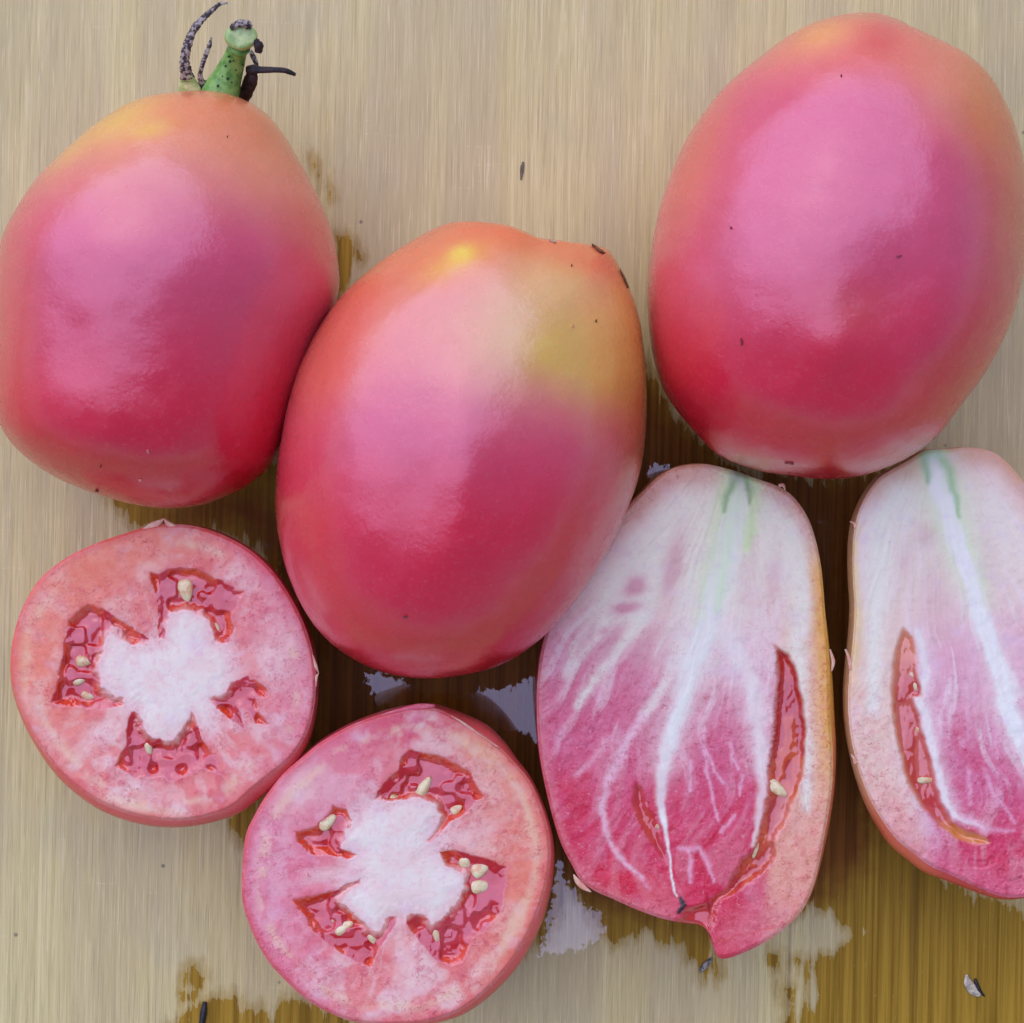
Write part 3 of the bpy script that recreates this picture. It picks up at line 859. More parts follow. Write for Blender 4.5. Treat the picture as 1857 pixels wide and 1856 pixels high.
def cross_shade(core, loc, tone, seed):
    def f(X, Y, E):
        wob = 9 * (fbm(X / 16, Y / 16, seed, 3) - 0.5); wob2 = 9 * (fbm(X / 16, Y / 16, seed + 5, 3) - 0.5)
        Xw, Yw = X + wob, Y + wob2
        n1 = fbm(X / 55, Y / 55, seed + 1); n2 = fbm(X / 20, Y / 20, seed + 2)
        cx = X.mean(); cy = Y.mean()
        th = np.arctan2(Y - cy, X - cx); rad = np.hypot(X - cx, Y - cy)
        fib = fbm(th * 9 + 40, rad / 70, seed + 3, 4)
        grain = 0.35 + 0.65 * sm(0.35, 0.65, fbm(X / 45, Y / 45, seed + 40))
        c = np.tile(FL_A, X.shape + (1,))
        c = mixc(c, FL_L, sm(0.46, 0.66, n1) * 0.85)
        c = mixc(c, FL_L, sm(0.52, 0.72, fib) * 0.5)
        c = mixc(c, FL_D, sm(0.52, 0.72, n2) * 0.45)
        c = tone(c, X, Y, E, n1, n2)
        # pale ring of vessels in the outer wall
        ring = np.exp(-((E - 34 - 14 * (n1 - 0.5)) / 9.0) ** 2) * sm(0.40, 0.62, fbm(th * 6, rad / 40, seed + 7))
        c = mixc(c, lin(238, 198, 172), ring * 0.55)
        c = mixc(c, lin(210, 84, 92), sm(18, 2, E + 8 * (n2 - 0.5)) * 0.6)
        h = 2.5 * (n1 - 0.5) + 2.0 * (n2 - 0.5)
        reg = np.zeros(X.shape, int)
        dc = sdf(X + 1.8 * wob, Y + 1.8 * wob2, core) + 7 * (fbm(X / 9.0, Y / 9.0, seed + 9, 3) - 0.5) + 6 * (fbm(th * 14, rad / 40, seed + 50, 3) - 0.5) + 9 * (fbm(X / 14, Y / 14, seed + 51, 3) - 0.5)
        for k, poly in enumerate(loc):
            d = sdf(Xw, Yw, poly)
            gn = fbm(X / 30, Y / 30, seed + 20 + k, 2)
            wn = sm(0.40, 0.60, fbm(X / 34, Y / 34, seed + 60 + k, 2) + 0.10 * np.clip(((cx - X) + (cy - Y)) / 120.0, -1, 1))
            inside = sm(2.0, -2.5, d)
            g = mixc(np.tile(GELR, X.shape + (1,)), GELP, sm(0.44, 0.56, gn) * 0.8)
            g = mixc(g, GELO, sm(-16 - 10 * gn, -5, d) * 0.9 * wn)
            # pulp fringe where the gel meets the core
            g = mixc(g, lin(226, 150, 140), sm(16, 3, dc + 8 * (n2 - 0.5)) * 0.75)
            c = mixc(c, FL_D, sm(14, 0, d) * 0.25)
            c = c * (1 - inside[..., None]) + g * inside[..., None]
            deep = sm(3.0, -17.0, d)
            h = h * (1 - deep) + deep * (-5 - 9 * wn + 5 * (gn - 0.5) + 3 * sm(-8, -30, d) * wn)
            reg = np.where(d < 0, 10 + k, reg)
            grain = np.where(d < 0, 0.6, grain)
        m = sm(14, -18, dc)
        halo = sm(44, 0, dc) * (reg == 0)
        c = mixc(c, lin(238, 208, 214), halo * 0.75)
        cn = fbm(X / 12, Y / 12, seed + 31, 4)
        cc = mixc(np.tile(WHITE, X.shape + (1,)), lin(240, 204, 206), sm(0.40, 0.70, fbm(X / 40, Y / 40, seed + 33, 4)) * 0.6)
        cc = mixc(cc, lin(234, 200, 206), sm(-18, 2, dc) * 0.6)
        cc = mixc(cc, lin(226, 184, 194), sm(0.56, 0.72, fbm(X / 7, Y / 7, seed + 52, 3)) * 0.35)
        c = c * (1 - m[..., None]) + cc * m[..., None]
        grain = grain * (1 - m) + 0.06 * m
        h = h * (1 - m) + m * (0.6 + 0.8 * (cn - 0.5) + 2.0 * sm(0, -40, dc))
        reg = np.where(dc < 1.0, 1, reg)
        return c, h, reg, grain
    return f

# --- cross-cut half at the left
K1 = 3.093
c1 = lambda p: crop(p, 0, 920, K1)
S1_OUT = [(240, 962), (270, 953), (300, 950), (350, 953), (400, 968), (450, 995), (490, 1030), (520, 1070), (545, 1115), (562, 1160), (573, 1210), (574, 1260), (568, 1310),
          (556, 1350), (535, 1388), (505, 1420), (470, 1450), (430, 1480), (380, 1497), (320, 1506), (260, 1502), (200, 1485), (150, 1458), (100, 1415),
          (60, 1360), (30, 1300), (14, 1240), (15, 1180), (30, 1120), (55, 1070), (80, 1040), (120, 1010), (165, 988), (200, 975)]
S1_CORE = c1([(640, 690), (680, 740), (760, 790), (860, 780), (940, 750), (950, 640), (990, 590), (1090, 590), (1160, 640), (1180, 740), (1250, 800), (1290, 900), (1290, 1000),
              (1240, 1060), (1170, 1080), (1190, 1190), (1150, 1210), (1090, 1150), (1040, 1220), (990, 1290), (920, 1300), (840, 1280), (800, 1210), (790, 1140),
              (700, 1060), (590, 1030), (560, 940), (570, 850), (600, 750)])
S1_LOC = [c1([(840, 375), (1000, 335), (1110, 350), (1250, 420), (1370, 480), (1300, 590), (1310, 690), (1280, 770), (1210, 760), (1170, 640), (1080, 580), (950, 590), (920, 735), (890, 730), (880, 560), (860, 450)]),
          c1([(490, 540), (620, 590), (700, 660), (840, 740), (830, 780), (700, 760), (620, 700), (590, 760), (560, 900), (570, 1010), (700, 1070), (690, 1110), (560, 1140), (400, 1110), (330, 1120), (290, 1100), (320, 980), (350, 830), (380, 640)]),
          c1([(730, 1150), (790, 1150), (800, 1230), (850, 1300), (960, 1310), (1040, 1230), (1080, 1150), (1110, 1210), (1140, 1300), (1200, 1400), (1250, 1510), (1130, 1460), (1060, 1500), (960, 1540), (900, 1510), (760, 1520), (640, 1450), (700, 1340), (710, 1220)]),
          c1([(1165, 1080), (1270, 1040), (1300, 980), (1390, 950), (1490, 1010), (1500, 1060), (1430, 1070), (1440, 1140), (1510, 1220), (1440, 1210), (1400, 1150), (1350, 1130), (1370, 1250), (1300, 1200), (1200, 1120)])]
def tone1(c, X, Y, E, n1, n2):
    c = mixc(c, FL_O, sm(330, 60, X + 0.5 * (Y - 1200)) * 0.55)
    c = mixc(c, FL_O, sm(110, 30, E) * sm(1150, 960, Y) * 0.3)
    c = mixc(c, lin(214, 128, 168), sm(400, 560, X - 0.15 * (Y - 1200)) * 0.45)
    c = mixc(c, lin(202, 56, 96), sm(34, 4, E + 20 * (n2 - 0.5)) * sm(380, 480, X) * sm(1260, 1100, Y) * 0.7)
    c = mixc(c, FL_L, np.clip(blob(X, Y, 180, 1330, 34, 20, -30) + blob(X, Y, 500, 1190, 45, 60) * 0.9 + blob(X, Y, 90, 1335, 30, 14, 20) * 0.7, 0, 1) * 0.8)
    c = mixc(c, lin(234, 196, 160), np.clip(blob(X, Y, 250, 1465, 90, 14, 12) + blob(X, Y, 46, 1200, 10, 70, 6) * 0.6, 0, 1) * 0.6)
    return c
def ins1(th):
    d = lambda a, w, m: m * np.exp(-((np.angle(np.exp(1j * (th - math.radians(a))))) / math.radians(w)) ** 2)
    return 1.0 + d(100, 45, 17) + d(160, 40, 8) + d(45, 22, 16)
def skin1(x, y):
    c = np.tile(lin(218, 96, 100), x.shape + (1,))
    n = fbm(x / 50, y / 50, 71)
    c = mixc(c, lin(216, 112, 92), sm(260, 60, x + 80 * (n - 0.5)) * 0.8)
    return mixc(c, lin(196, 40, 76), sm(400, 520, x) * sm(1300, 1150, y) * 0.8)
ZS1 = 0.0265
s1, s1b, s1p, s1g = build_cut('tomato_half', 'crosswise cut tomato half with four seed pockets, lying at the left edge of the board',
    S1_OUT, (295, 1232), ZS1, ins1, cross_shade(S1_CORE, S1_LOC, tone1, 101), 0.026, skin1)
s1['group'] = 'tomato halves cut crosswise'
seeds(s1, s1b, ZS1, [(338, 1071, 21, 15, 82, -5), (391, 1139, 9, 8, 40, -6), (152, 1199, 15, 11, 5, -7), (146, 1233, 15, 9, -25, -7), (269, 1359, 15, 8, 80, -6), (251, 1318, 6, 5, 0, -7), (160, 1262, 13, 8, 20, -9)])
shred(s1, s1b, [(258, 962, 2, -3), (275, 955, 7, -3), (288, 948, 5, -3), (297, 941, 0.8, -3)], ZS1)
shred(s1, s1b, [(326, 958, 2, -3), (310, 954, 6, -3), (297, 941, 0.8, -3)], ZS1)
shred(s1, s1b, [(563, 1180, 1, -4), (570, 1203, 4, -4), (578, 1221, 0.6, -4)], ZS1)
shred(s1, s1b, [(573, 1246, 1, -4), (573, 1230, 3, -4), (578, 1221, 0.6, -4)], ZS1)

# --- cross-cut half at the bottom
K2 = 3.095
c2 = lambda p: crop(p, 420, 1260, K2)
S2_OUT = [(743, 1282), (788, 1281), (821, 1291), (856, 1305), (885, 1321), (914, 1349), (937, 1380), (963, 1415), (982, 1454), (998, 1499), (1006, 1544), (1005, 1590), (998, 1632),
          (985, 1677), (966, 1719), (937, 1764), (898, 1806), (856, 1838), (817, 1856), (760, 1867), (700, 1866), (645, 1858), (601, 1842), (556, 1816), (510, 1774), (478, 1735),
          (452, 1683), (439, 1641), (436, 1602), (438, 1564), (444, 1515), (456, 1486), (478, 1447), (510, 1405), (546, 1373), (582, 1344), (627, 1318), (666, 1302), (704, 1290)]
S2_CORE = c2([(640, 800), (680, 740), (760, 650), (800, 605), (880, 640), (950, 590), (1050, 580), (1140, 620), (1175, 680), (1140, 760), (1090, 810), (1110, 880), (1180, 960), (1290, 1000),
              (1310, 1060), (1270, 1140), (1170, 1250), (1130, 1280), (1060, 1220), (970, 1215), (900, 1230), (850, 1270), (830, 1330), (800, 1320), (740, 1260), (680, 1210), (620, 1150),
              (650, 1090), (720, 1050), (730, 980), (690, 920), (740, 880), (650, 850)])
S2_LOC = [c2([(1000, 310), (1080, 320), (1200, 350), (1350, 440), (1370, 500), (1420, 570), (1380, 600), (1330, 650), (1230, 720), (1120, 830), (1090, 820), (1140, 760), (1180, 680), (1140, 620), (1050, 580), (950, 590), (860, 610), (800, 590), (850, 500), (930, 430), (960, 350)]),
          c2([(1165, 880), (1230, 870), (1400, 910), (1540, 970), (1540, 1080), (1500, 1230), (1430, 1310), (1330, 1400), (1300, 1500), (1230, 1520), (1160, 1500), (1060, 1400), (980, 1290), (990, 1230), (1060, 1230), (1130, 1290), (1180, 1260), (1280, 1140), (1310, 1060), (1290, 1000), (1190, 960)]),
          c2([(330, 1150), (500, 1120), (620, 1080), (720, 1030), (720, 1060), (640, 1120), (620, 1170), (700, 1240), (780, 1310), (830, 1330), (860, 1260), (940, 1240), (900, 1320), (850, 1400), (790, 1530), (700, 1500), (560, 1420), (460, 1340), (420, 1250)]),
          c2([(570, 625), (640, 650), (680, 710), (640, 780), (610, 860), (700, 900), (650, 930), (590, 905), (450, 895), (370, 830), (360, 770), (480, 740), (540, 680)])]
def tone2(c, X, Y, E, n1, n2):
    c = mixc(c, lin(216, 120, 158), sm(760, 520, X + 0.3 * (Y - 1560)) * 0.6)
    c = mixc(c, FL_O, sm(780, 960, X + 40 * (n1 - 0.5)) * 0.55)
    c = mixc(c, lin(214, 66, 104), blob(X, Y, 730, 1320, 110, 40) * sm(0.35, 0.65, n2) * 0.8)
    c = mixc(c, lin(206, 80, 120), sm(26, 4, E) * sm(700, 520, X) * 0.6)
    c = mixc(c, FL_L, np.clip(blob(X, Y, 735, 1750, 22, 70) + 0.8 * blob(X, Y, 540, 1440, 60, 40, -35) + 0.9 * blob(X, Y, 600, 1585, 50, 14, -12) + 0.8 * blob(X, Y, 850, 1510, 60, 20, -15), 0, 1) * 0.8)
    c = mixc(c, lin(228, 170, 128), blob(X, Y, 880, 1360, 60, 30, 40) * 0.7)
    c = mixc(c, lin(236, 192, 160), np.exp(-((E - 26) / 7) ** 2) * sm(860, 940, X) * 0.55)
    return c
def ins2(th):
    d = lambda a, w, m: m * np.exp(-((np.angle(np.exp(1j * (th - math.radians(a))))) / math.radians(w)) ** 2)
    return 2.0 + d(30, 34, 15) + d(70, 30, 8) + d(-58, 14, 12)
def skin2(x, y):
    c = np.tile(lin(216, 92, 96), x.shape + (1,))
    return mixc(c, lin(204, 52, 88), sm(720, 560, x) * 0.8)
ZS2 = 0.0262
s2, s2b, s2p, s2g = build_cut('tomato_half', 'crosswise cut tomato half at the bottom edge, with loose cream seeds in its red gel',
    S2_OUT, (722, 1572), ZS2, ins2, cross_shade(S2_CORE, S2_LOC, tone2, 211), 0.026, skin2)
s2['group'] = 'tomato halves cut crosswise'
seeds(s2, s2b, ZS2, [(593, 1490, 19, 14, -35, -3), (872, 1577, 18, 14, -30, -4), (874, 1607, 20, 13, -8, -4), (844, 1567, 13, 11, 70, -5), (769, 1428, 23, 11, -60, -5),
                     (624, 1683, 19, 12, -32, -5), (678, 1702, 14, 11, 60, -6), (791, 1702, 20, 11, 80, -6), (717, 1448, 10, 7, 20, -7), (828, 1468, 12, 8, -30, -8), (612, 1668, 12, 8, 20, -8)])
shred(s2, s2b, [(690, 1297, 1, -3), (730, 1288, 5, -3), (760, 1283, 7, -2), (789, 1280, 3, -3)], ZS2, mat=make_plain('pink_shred', lin(214, 70, 104), lin(226, 120, 140), 700, 0.3, 0.4, 0.0002, 0.3))
shred(s2, s2b, [(818, 1298, 0.8, -2), (842, 1313, 2.6, -1), (870, 1334, 3, -1), (905, 1356, 0.8, -2)], ZS2)

# --- lengthwise half in the middle
KH = 3.095
ha = lambda p: crop(p, 960, 820, KH)
hb = lambda p: crop(p, 960, 1300, KH)
H1_OUT = [(1270, 840), (1300, 844), (1340, 855), (1370, 866), (1410, 880), (1440, 900), (1465, 935), (1480, 975), (1490, 1020), (1495, 1060), (1500, 1110), (1508, 1170), (1514, 1230),
          (1518, 1300), (1521, 1360), (1519, 1420), (1512, 1480), (1500, 1540), (1485, 1600), (1465, 1645), (1440, 1675), (1400, 1705), (1350, 1730), (1316, 1741), (1300, 1736), (1293, 1714), (1284, 1692), (1270, 1680), (1240, 1676), (1200, 1668), (1150, 1650), (1110, 1632), (1078, 1618), (1052, 1598), (1036, 1570), (1018, 1535), (1003, 1490), (988, 1430), (977, 1370), (972, 1310), (972, 1250),
          (978, 1190), (990, 1140), (1005, 1090), (1030, 1040), (1060, 1000), (1095, 960), (1125, 930), (1160, 895), (1195, 862), (1230, 845)]
GREENW = lin(222, 240, 226)
H1_LOC = [[(1405, 1169), (1430, 1184), (1446, 1221), (1459, 1279), (1463, 1320), (1462, 1365), (1455, 1413), (1440, 1461), (1426, 1494), (1405, 1526), (1408, 1556), (1390, 1584), (1348, 1610),
           (1312, 1633), (1300, 1658), (1293, 1690), (1262, 1690), (1232, 1680), (1238, 1646), (1283, 1638), (1315, 1610), (1332, 1584), (1341, 1562), (1362, 1548), (1374, 1510), (1386, 1478), (1393, 1439), (1393, 1397), (1402, 1332), (1404, 1272), (1408, 1224)],
          hb([(590, 360), (640, 400), (665, 500), (715, 560), (735, 690), (770, 790), (785, 850), (700, 740), (640, 650), (600, 560), (578, 470)])]
def fan(X, Y, cx, cy, seed, k=34.0):
    """fibres that fan out from the stem end"""
    ph = np.arctan2(X - cx, Y - cy); r = np.hypot(X - cx, Y - cy)
    ph = ph + 0.10 * (fbm(X / 120, Y / 120, seed + 3, 2) - 0.5)
    return fbm(ph * k, r / 130.0, seed, 4)

def h1_shade(X, Y, E):
    n1 = fbm(X / 60, Y / 60, 301); n2 = fbm(X / 18, Y / 18, 303); wob = 10 * (fbm(X / 26, Y / 26, 305, 3) - 0.5); wob2 = 10 * (fbm(X / 26, Y / 26, 306, 3) - 0.5)
    fb = fan(X, Y, 1345, 780, 307)
    yy = Y + 70 * (n1 - 0.5) - 0.10 * (X - 1250)
    c = np.tile(lin(228, 204, 200), X.shape + (1,))
    c = mixc(c, lin(216, 146, 174), sm(1060, 1240, yy))
    c = mixc(c, lin(208, 80, 124), sm(1180, 1390, yy) * 0.95)
    c = mixc(c, lin(206, 30, 78), sm(1360, 1570, yy) * 0.95)
    c = mixc(c, lin(210, 10, 54), np.clip(1.3 * blob(X, Y, 1140, 1608, 90, 34, 18), 0, 1) * 0.95)
    c = mixc(c, lin(234, 208, 216), sm(0.50, 0.66, fb) * (0.75 - 0.62 * sm(1100, 1480, yy)))
    c = mixc(c, lin(202, 84, 122), sm(0.50, 0.36, fb) * sm(1080, 1240, yy) * sm(1440, 1320, yy) * 0.5)
    c = mixc(c, lin(202, 14, 56), sm(0.52, 0.38, fb) * sm(1360, 1480, yy) * 0.6)
    pale = lin(242, 230, 222); pinkp = lin(206, 146, 166)
    # whitish flesh round the stem end
    c = mixc(c, pale, sm(28, 90, E + 30 * (n1 - 0.5)) * sm(1190, 960, Y) * 0.75)
    # brownish translucent rim at the stem end
    rimt = sm(64, 16, E + 30 * (n1 - 0.5)) * sm(1120, 900, Y - 0.15 * (X - 1200))
    c = mixc(c, lin(204, 150, 130), rimt * 0.95)
    c = mixc(c, lin(212, 124, 134), sm(26, 4, E) * sm(1000, 1150, Y) * sm(1300, 1150, X) * 0.6)
    # right wall of the fruit
    wall = sm(1392, 1428, X + 0.05 * (Y - 1300)) * sm(1020, 1180, Y)
    c = mixc(c, lin(232, 188, 166), wall * 0.9)
    c = mixc(c, lin(222, 150, 132), wall * sm(1380, 1560, Y) * 0.7)
    c = mixc(c, lin(216, 118, 132), blob(X, Y, 1370, 1680, 70, 40, -25) * 0.8)
    V = lambda pts, soft=1.0: vein(X + wob, Y + wob2, pts, soft)
    c = mixc(c, pale, V(ha([(1330, 330, 26), (1460, 440, 30), (1530, 640, 30), (1530, 850, 26), (1500, 1080, 22), (1530, 1400, 16), (1560, 1700, 12), (1560, 2000, 9)])) * 0.9)
    # left side: broad pale strands with pink windows between them
    c = mixc(c, pale, V(ha([(900, 300, 34), (760, 480, 34), (640, 620, 36), (520, 720, 26), (420, 880, 20), (310, 1060, 17), (210, 1240, 12)])) * 0.85)
    c = mixc(c, pale, V(ha([(720, 560, 20), (690, 800, 22), (630, 950, 18), (480, 1120, 14), (360, 1280, 10), (270, 1420, 8)])) * 0.85)
    c = mixc(c, pale, V(ha([(640, 826, 9), (520, 838, 7), (420, 900, 9)])) * 0.75)
    c = mixc(c, pale, V(ha([(650, 925, 11), (500, 950, 8), (400, 950, 9)])) * 0.7)
    c = mixc(c, pale, V(ha([(920, 700, 22), (880, 1000, 17), (780, 1280, 10), (640, 1480, 9)])) * 0.75)
    for (x, y, sx, sy, r, w) in ((1150, 1064, 22, 16, -40, .9), (1134, 1104, 26, 11, -10, .95), (1222, 1030, 17, 62, 12, .75), (1106, 1168, 13, 40, 32, .8), (1062, 1160, 10, 44, 28, .6),
                                 (1165, 1185, 13, 46, 28, .7), (1352, 1010, 20, 56, 6, .65), (1345, 1075, 20, 30, 0, .5), (1402, 1050, 14, 40, 8, .4)):
        c = mixc(c, pinkp, np.clip(1.3 * blob(X + wob, Y + wob2, x, y, sx, sy, r), 0, 1) * w)
    c = mixc(c, lin(230, 186, 206), V(hb([(640, 0, 9), (560, 110, 10), (490, 250, 11), (430, 380, 8.5), (410, 520, 7.5), (440, 660, 6.5), (500, 770, 5.5), (560, 840, 4.5), (640, 910, 3.5)])) * 0.9)
    c = mixc(c, lin(228, 168, 192), V(hb([(440, 130, 10), (360, 240, 8), (270, 320, 7)])) * 0.7)
    c = mixc(c, lin(228, 156, 184), V(hb([(600, 880, 6), (680, 960, 5)])) * 0.6)
    c = mixc(c, lin(228, 168, 196), V(hb([(200, 60, 7), (150, 160, 5)])) * 0.5)
    for pts in ([(970, 70, 4.5), (990, 270, 4), (1035, 460, 3.5), (1060, 580, 2.5)], [(985, 190, 4.5), (1040, 290, 3.5), (1090, 375, 3)], [(1190, 340, 5), (1180, 440, 3)],
                [(850, 745, 5), (950, 745, 5), (1000, 830, 5), (1030, 920, 3)], [(890, 750, 4), (910, 930, 4)], [(1150, 560, 4), (1080, 640, 4)], [(900, 250, 4), (900, 430, 3)], [(1120, 150, 4), (1170, 300, 3)]):
        c = mixc(c, lin(230, 168, 198), V(hb(pts)) * 0.8)
    # core: one broad greenish white cord that forks half way down
    main = ha([(1190, 50, 18), (1180, 130, 19), (1165, 300, 24), (1115, 520, 25), (1060, 750, 24), (1015, 950, 24), (960, 1090, 23)])
    left = ha([(960, 1090, 23), (900, 1250, 21), (850, 1420, 19)]) + hb([(800, 80, 17), (760, 240, 14), (740, 380, 12), (735, 500, 9), (765, 640, 5), (790, 800, 2.6), (805, 900, 2.2), (830, 1010, 1.8)])
    right = ha([(1000, 980, 16), (1110, 1040, 19), (1190, 1160, 19), (1250, 1320, 19), (1285, 1490, 17)]) + hb([(1290, 80, 15), (1305, 230, 14), (1312, 390, 12), (1300, 520, 10), (1275, 640, 7), (1255, 720, 5)])
    dm = np.maximum(V(main), V(left)); dr = V(right)
    c = mixc(c, lin(240, 236, 222), V([(a, b, w * 2.7) for a, b, w in main]) * 0.9)
    c = mixc(c, lin(232, 214, 220), V([(a, b, w * 2.5) for a, b, w in left[:5]]) * 0.7)
    c = mixc(c, lin(232, 212, 220), V([(a, b, w * 2.3) for a, b, w in right[:7]]) * 0.7)
    c = mixc(c, lin(196, 232, 168), V(ha([(1165, 80, 24), (1120, 250, 22), (1070, 520, 18), (1010, 800, 18), (970, 960, 14)])) * 0.85)
    c = mixc(c, lin(196, 232, 168), V(ha([(1195, 80, 24), (1245, 200, 22), (1245, 330, 18), (1215, 520, 12)])) * 0.8)
    str_ = 0.75 + 0.5 * sm(0.35, 0.65, fb)
    c = mixc(c, lin(232, 222, 226), np.clip(sm(0.05, 1.0, dr) * str_, 0, 1) * 0.95)
    c = mixc(c, lin(246, 250, 236), np.clip(sm(0.03, 0.9, dm) * str_, 0, 1))
    c = mixc(c, lin(196, 236, 190), V(ha([(1175, 150, 20), (1150, 320, 18), (1110, 560, 14), (1085, 760, 11), (1050, 900, 7)])) * 0.5)
    c = mixc(c, lin(86, 150, 70), V(ha([(1185, 95, 12), (1140, 170, 9), (1105, 250, 7), (1090, 330, 4)])) * 0.62)
    c = mixc(c, lin(86, 150, 70), V(ha([(1190, 95, 12), (1225, 160, 9), (1240, 230, 7), (1235, 290, 4)])) * 0.62)
    c = mixc(c, lin(70, 116, 56), blob(X, Y, 1343, 856, 16, 9) * 0.8)
    h = 2.5 * (n1 - 0.5) + 2.2 * (n2 - 0.5) + 0.6 * dm + 0.6 * dr + 2.0 * (fb - 0.5)
    reg = np.where((dm > 0.42), 1, 0)
    grain = np.clip(0.22 + 0.78 * sm(1040, 1400, yy) * (0.6 + 0.8 * n1) + 0.5 * sm(44, 10, E), 0, 1) * (1 - 0.92 * np.maximum(dm, 0.85 * dr))
    for k, poly in enumerate(H1_LOC):
        fr = (5 if k == 0 else 0) * (vn(X / 5.0, Y / 3.0, 345) - 0.5) * sm(1420, 1395, X)      # frayed inner edge
        d = sdf(X + wob * 0.8 + fr, Y + wob2 * 0.8, poly); gn = fbm(X / 26, Y / 40, 330 + k, 3)
        soft = sm(5.0, -7.0, d)
        g = mixc(np.tile(lin(184, 40, 26), X.shape + (1,)), lin(204, 84, 36), sm(0.42, 0.6, gn))
        g = mixc(g, lin(216, 130, 112), blob(X, Y, 1418, 1500, 18, 90, 14) * 0.8)
        g = mixc(g, lin(196, 34, 40), sm(1600, 1650, Y) * 0.85)
        g = mixc(g, lin(186, 48, 52), blob(X, Y, 1425, 1250, 20, 70) * 0.6)
        if k == 1: g = mixc(g, lin(204, 48, 52), np.full(X.shape, 0.6))
        c = c * (1 - soft[..., None]) + g * soft[..., None]
        deep = sm(3.0, -14.0, d)
        h = h * (1 - deep) + deep * ((-12 if k == 0 else -6) + 6 * (gn - 0.5))
        reg = np.where((d < -1.0) & ((k == 0) | (dm < 0.35)), 10 + k, reg)
        grain = grain * (1 - 0.5 * soft)
    c = mixc(c, lin(206, 78, 84), np.exp(-((Y - 1702 + 0.25 * (X - 1320) + 8 * (n2 - .5)) / 3.0) ** 2) * sm(1450, 1400, X) * sm(1285, 1300, X) * 0.8)
    c = mixc(c, lin(40, 30, 24), np.clip(vein(X + wob * .5, Y, hb([(848, 1020, 3), (862, 1060, 4.5), (840, 1100, 3)])) * 1.6, 0, 1) * (reg == 0))
    # golden wall under the skin at the right
    c = mixc(c, lin(222, 166, 70), sm(46, 6, E + 14 * (n1 - .5)) * sm(1420, 1480, X) * sm(960, 1060, Y) * sm(1520, 1300, Y) * 0.95)
    return c, h, reg, grain
def insH1(th):
    d = lambda a, w, m: m * np.exp(-((np.angle(np.exp(1j * (th - math.radians(a))))) / math.radians(w)) ** 2)
    return 2.0 + d(5, 34, 10) + d(45, 16, 7)
def skinH1(x, y):
    c = np.tile(lin(208, 60, 84), x.shape + (1,))
    c = mixc(c, lin(212, 156, 60), sm(1380, 1480, x) * sm(1500, 1250, y))
    c = mixc(c, lin(214, 120, 84), sm(1380, 1480, x) * sm(1250, 1450, y) * 0.8)
    c = mixc(c, lin(216, 150, 110), sm(1080, 960, y) * 0.8)
    return c
ZH = 0.025
h1, h1b, h1p, h1g = build_cut('tomato_half', 'lengthwise cut tomato half whose outer wall is torn loose at the bottom, with white core',
    H1_OUT, (1245, 1290), ZH, insH1, h1_shade, 0.025, skinH1, nth=860, nr=190)
h1['group'] = 'tomato halves cut lengthwise'
seeds(h1, h1b, ZH, [(1412, 1432, 19, 11, 38, -3), (1403, 1420, 12, 8, 10, -5), (1369, 1541, 17, 6, 100, -4), (1186, 1462, 9, 6, 80, -1), (1196, 1500, 8, 5, 30, 0)])
shred(h1, h1b, [(1040, 1586, 1, -5), (1047, 1598, 5, -6), (1058, 1609, 5, -6), (1072, 1618, 1, -6)], ZH)
shred(h1, h1b, [(1412, 882, 3, -1), (1420, 880, 3, 0), (1424, 890, 1, -1)], ZH)
shred(h1, h1b, [(1505, 1178, 1.5, -8), (1511, 1200, 3.4, -8), (1508, 1218, 1, -8)], ZH)

# --- lengthwise half at the right edge
hc = lambda p: crop(p, 1500, 780, 3.569)
hd = lambda p: crop(p, 1500, 1250, 4.123)
H2_OUT = [(1679, 816), (1718, 813), (1752, 810), (1794, 816), (1822, 833), (1857, 872), (1900, 935), (1940, 1015), (1975, 1110), (2000, 1220), (2010, 1330), (2002, 1440), (1978, 1530), (1940, 1595),
          (1900, 1625), (1857, 1635), (1815, 1636), (1767, 1621), (1718, 1602), (1684, 1589), (1655, 1568), (1621, 1539), (1597, 1505), (1575, 1463), (1558, 1415), (1547, 1371), (1539, 1323), (1536, 1270),
          (1539, 1214), (1545, 1158), (1548, 1102), (1545, 1046), (1545, 990), (1550, 948), (1559, 920), (1573, 892), (1592, 867), (1612, 853), (1648, 833)]
H2_LOC = [hc([(490, 1280), (560, 1340), (585, 1560), (615, 1720)]) + hd([(650, 60), (700, 250), (765, 480), (810, 690), (860, 850), (935, 985), (1060, 1060), (1200, 1110), (1215, 1145),
          (1080, 1168), (960, 1115), (830, 1025), (700, 875), (600, 690), (535, 470), (492, 250), (482, 60)]) + hc([(418, 1720), (420, 1560), (440, 1400)])]
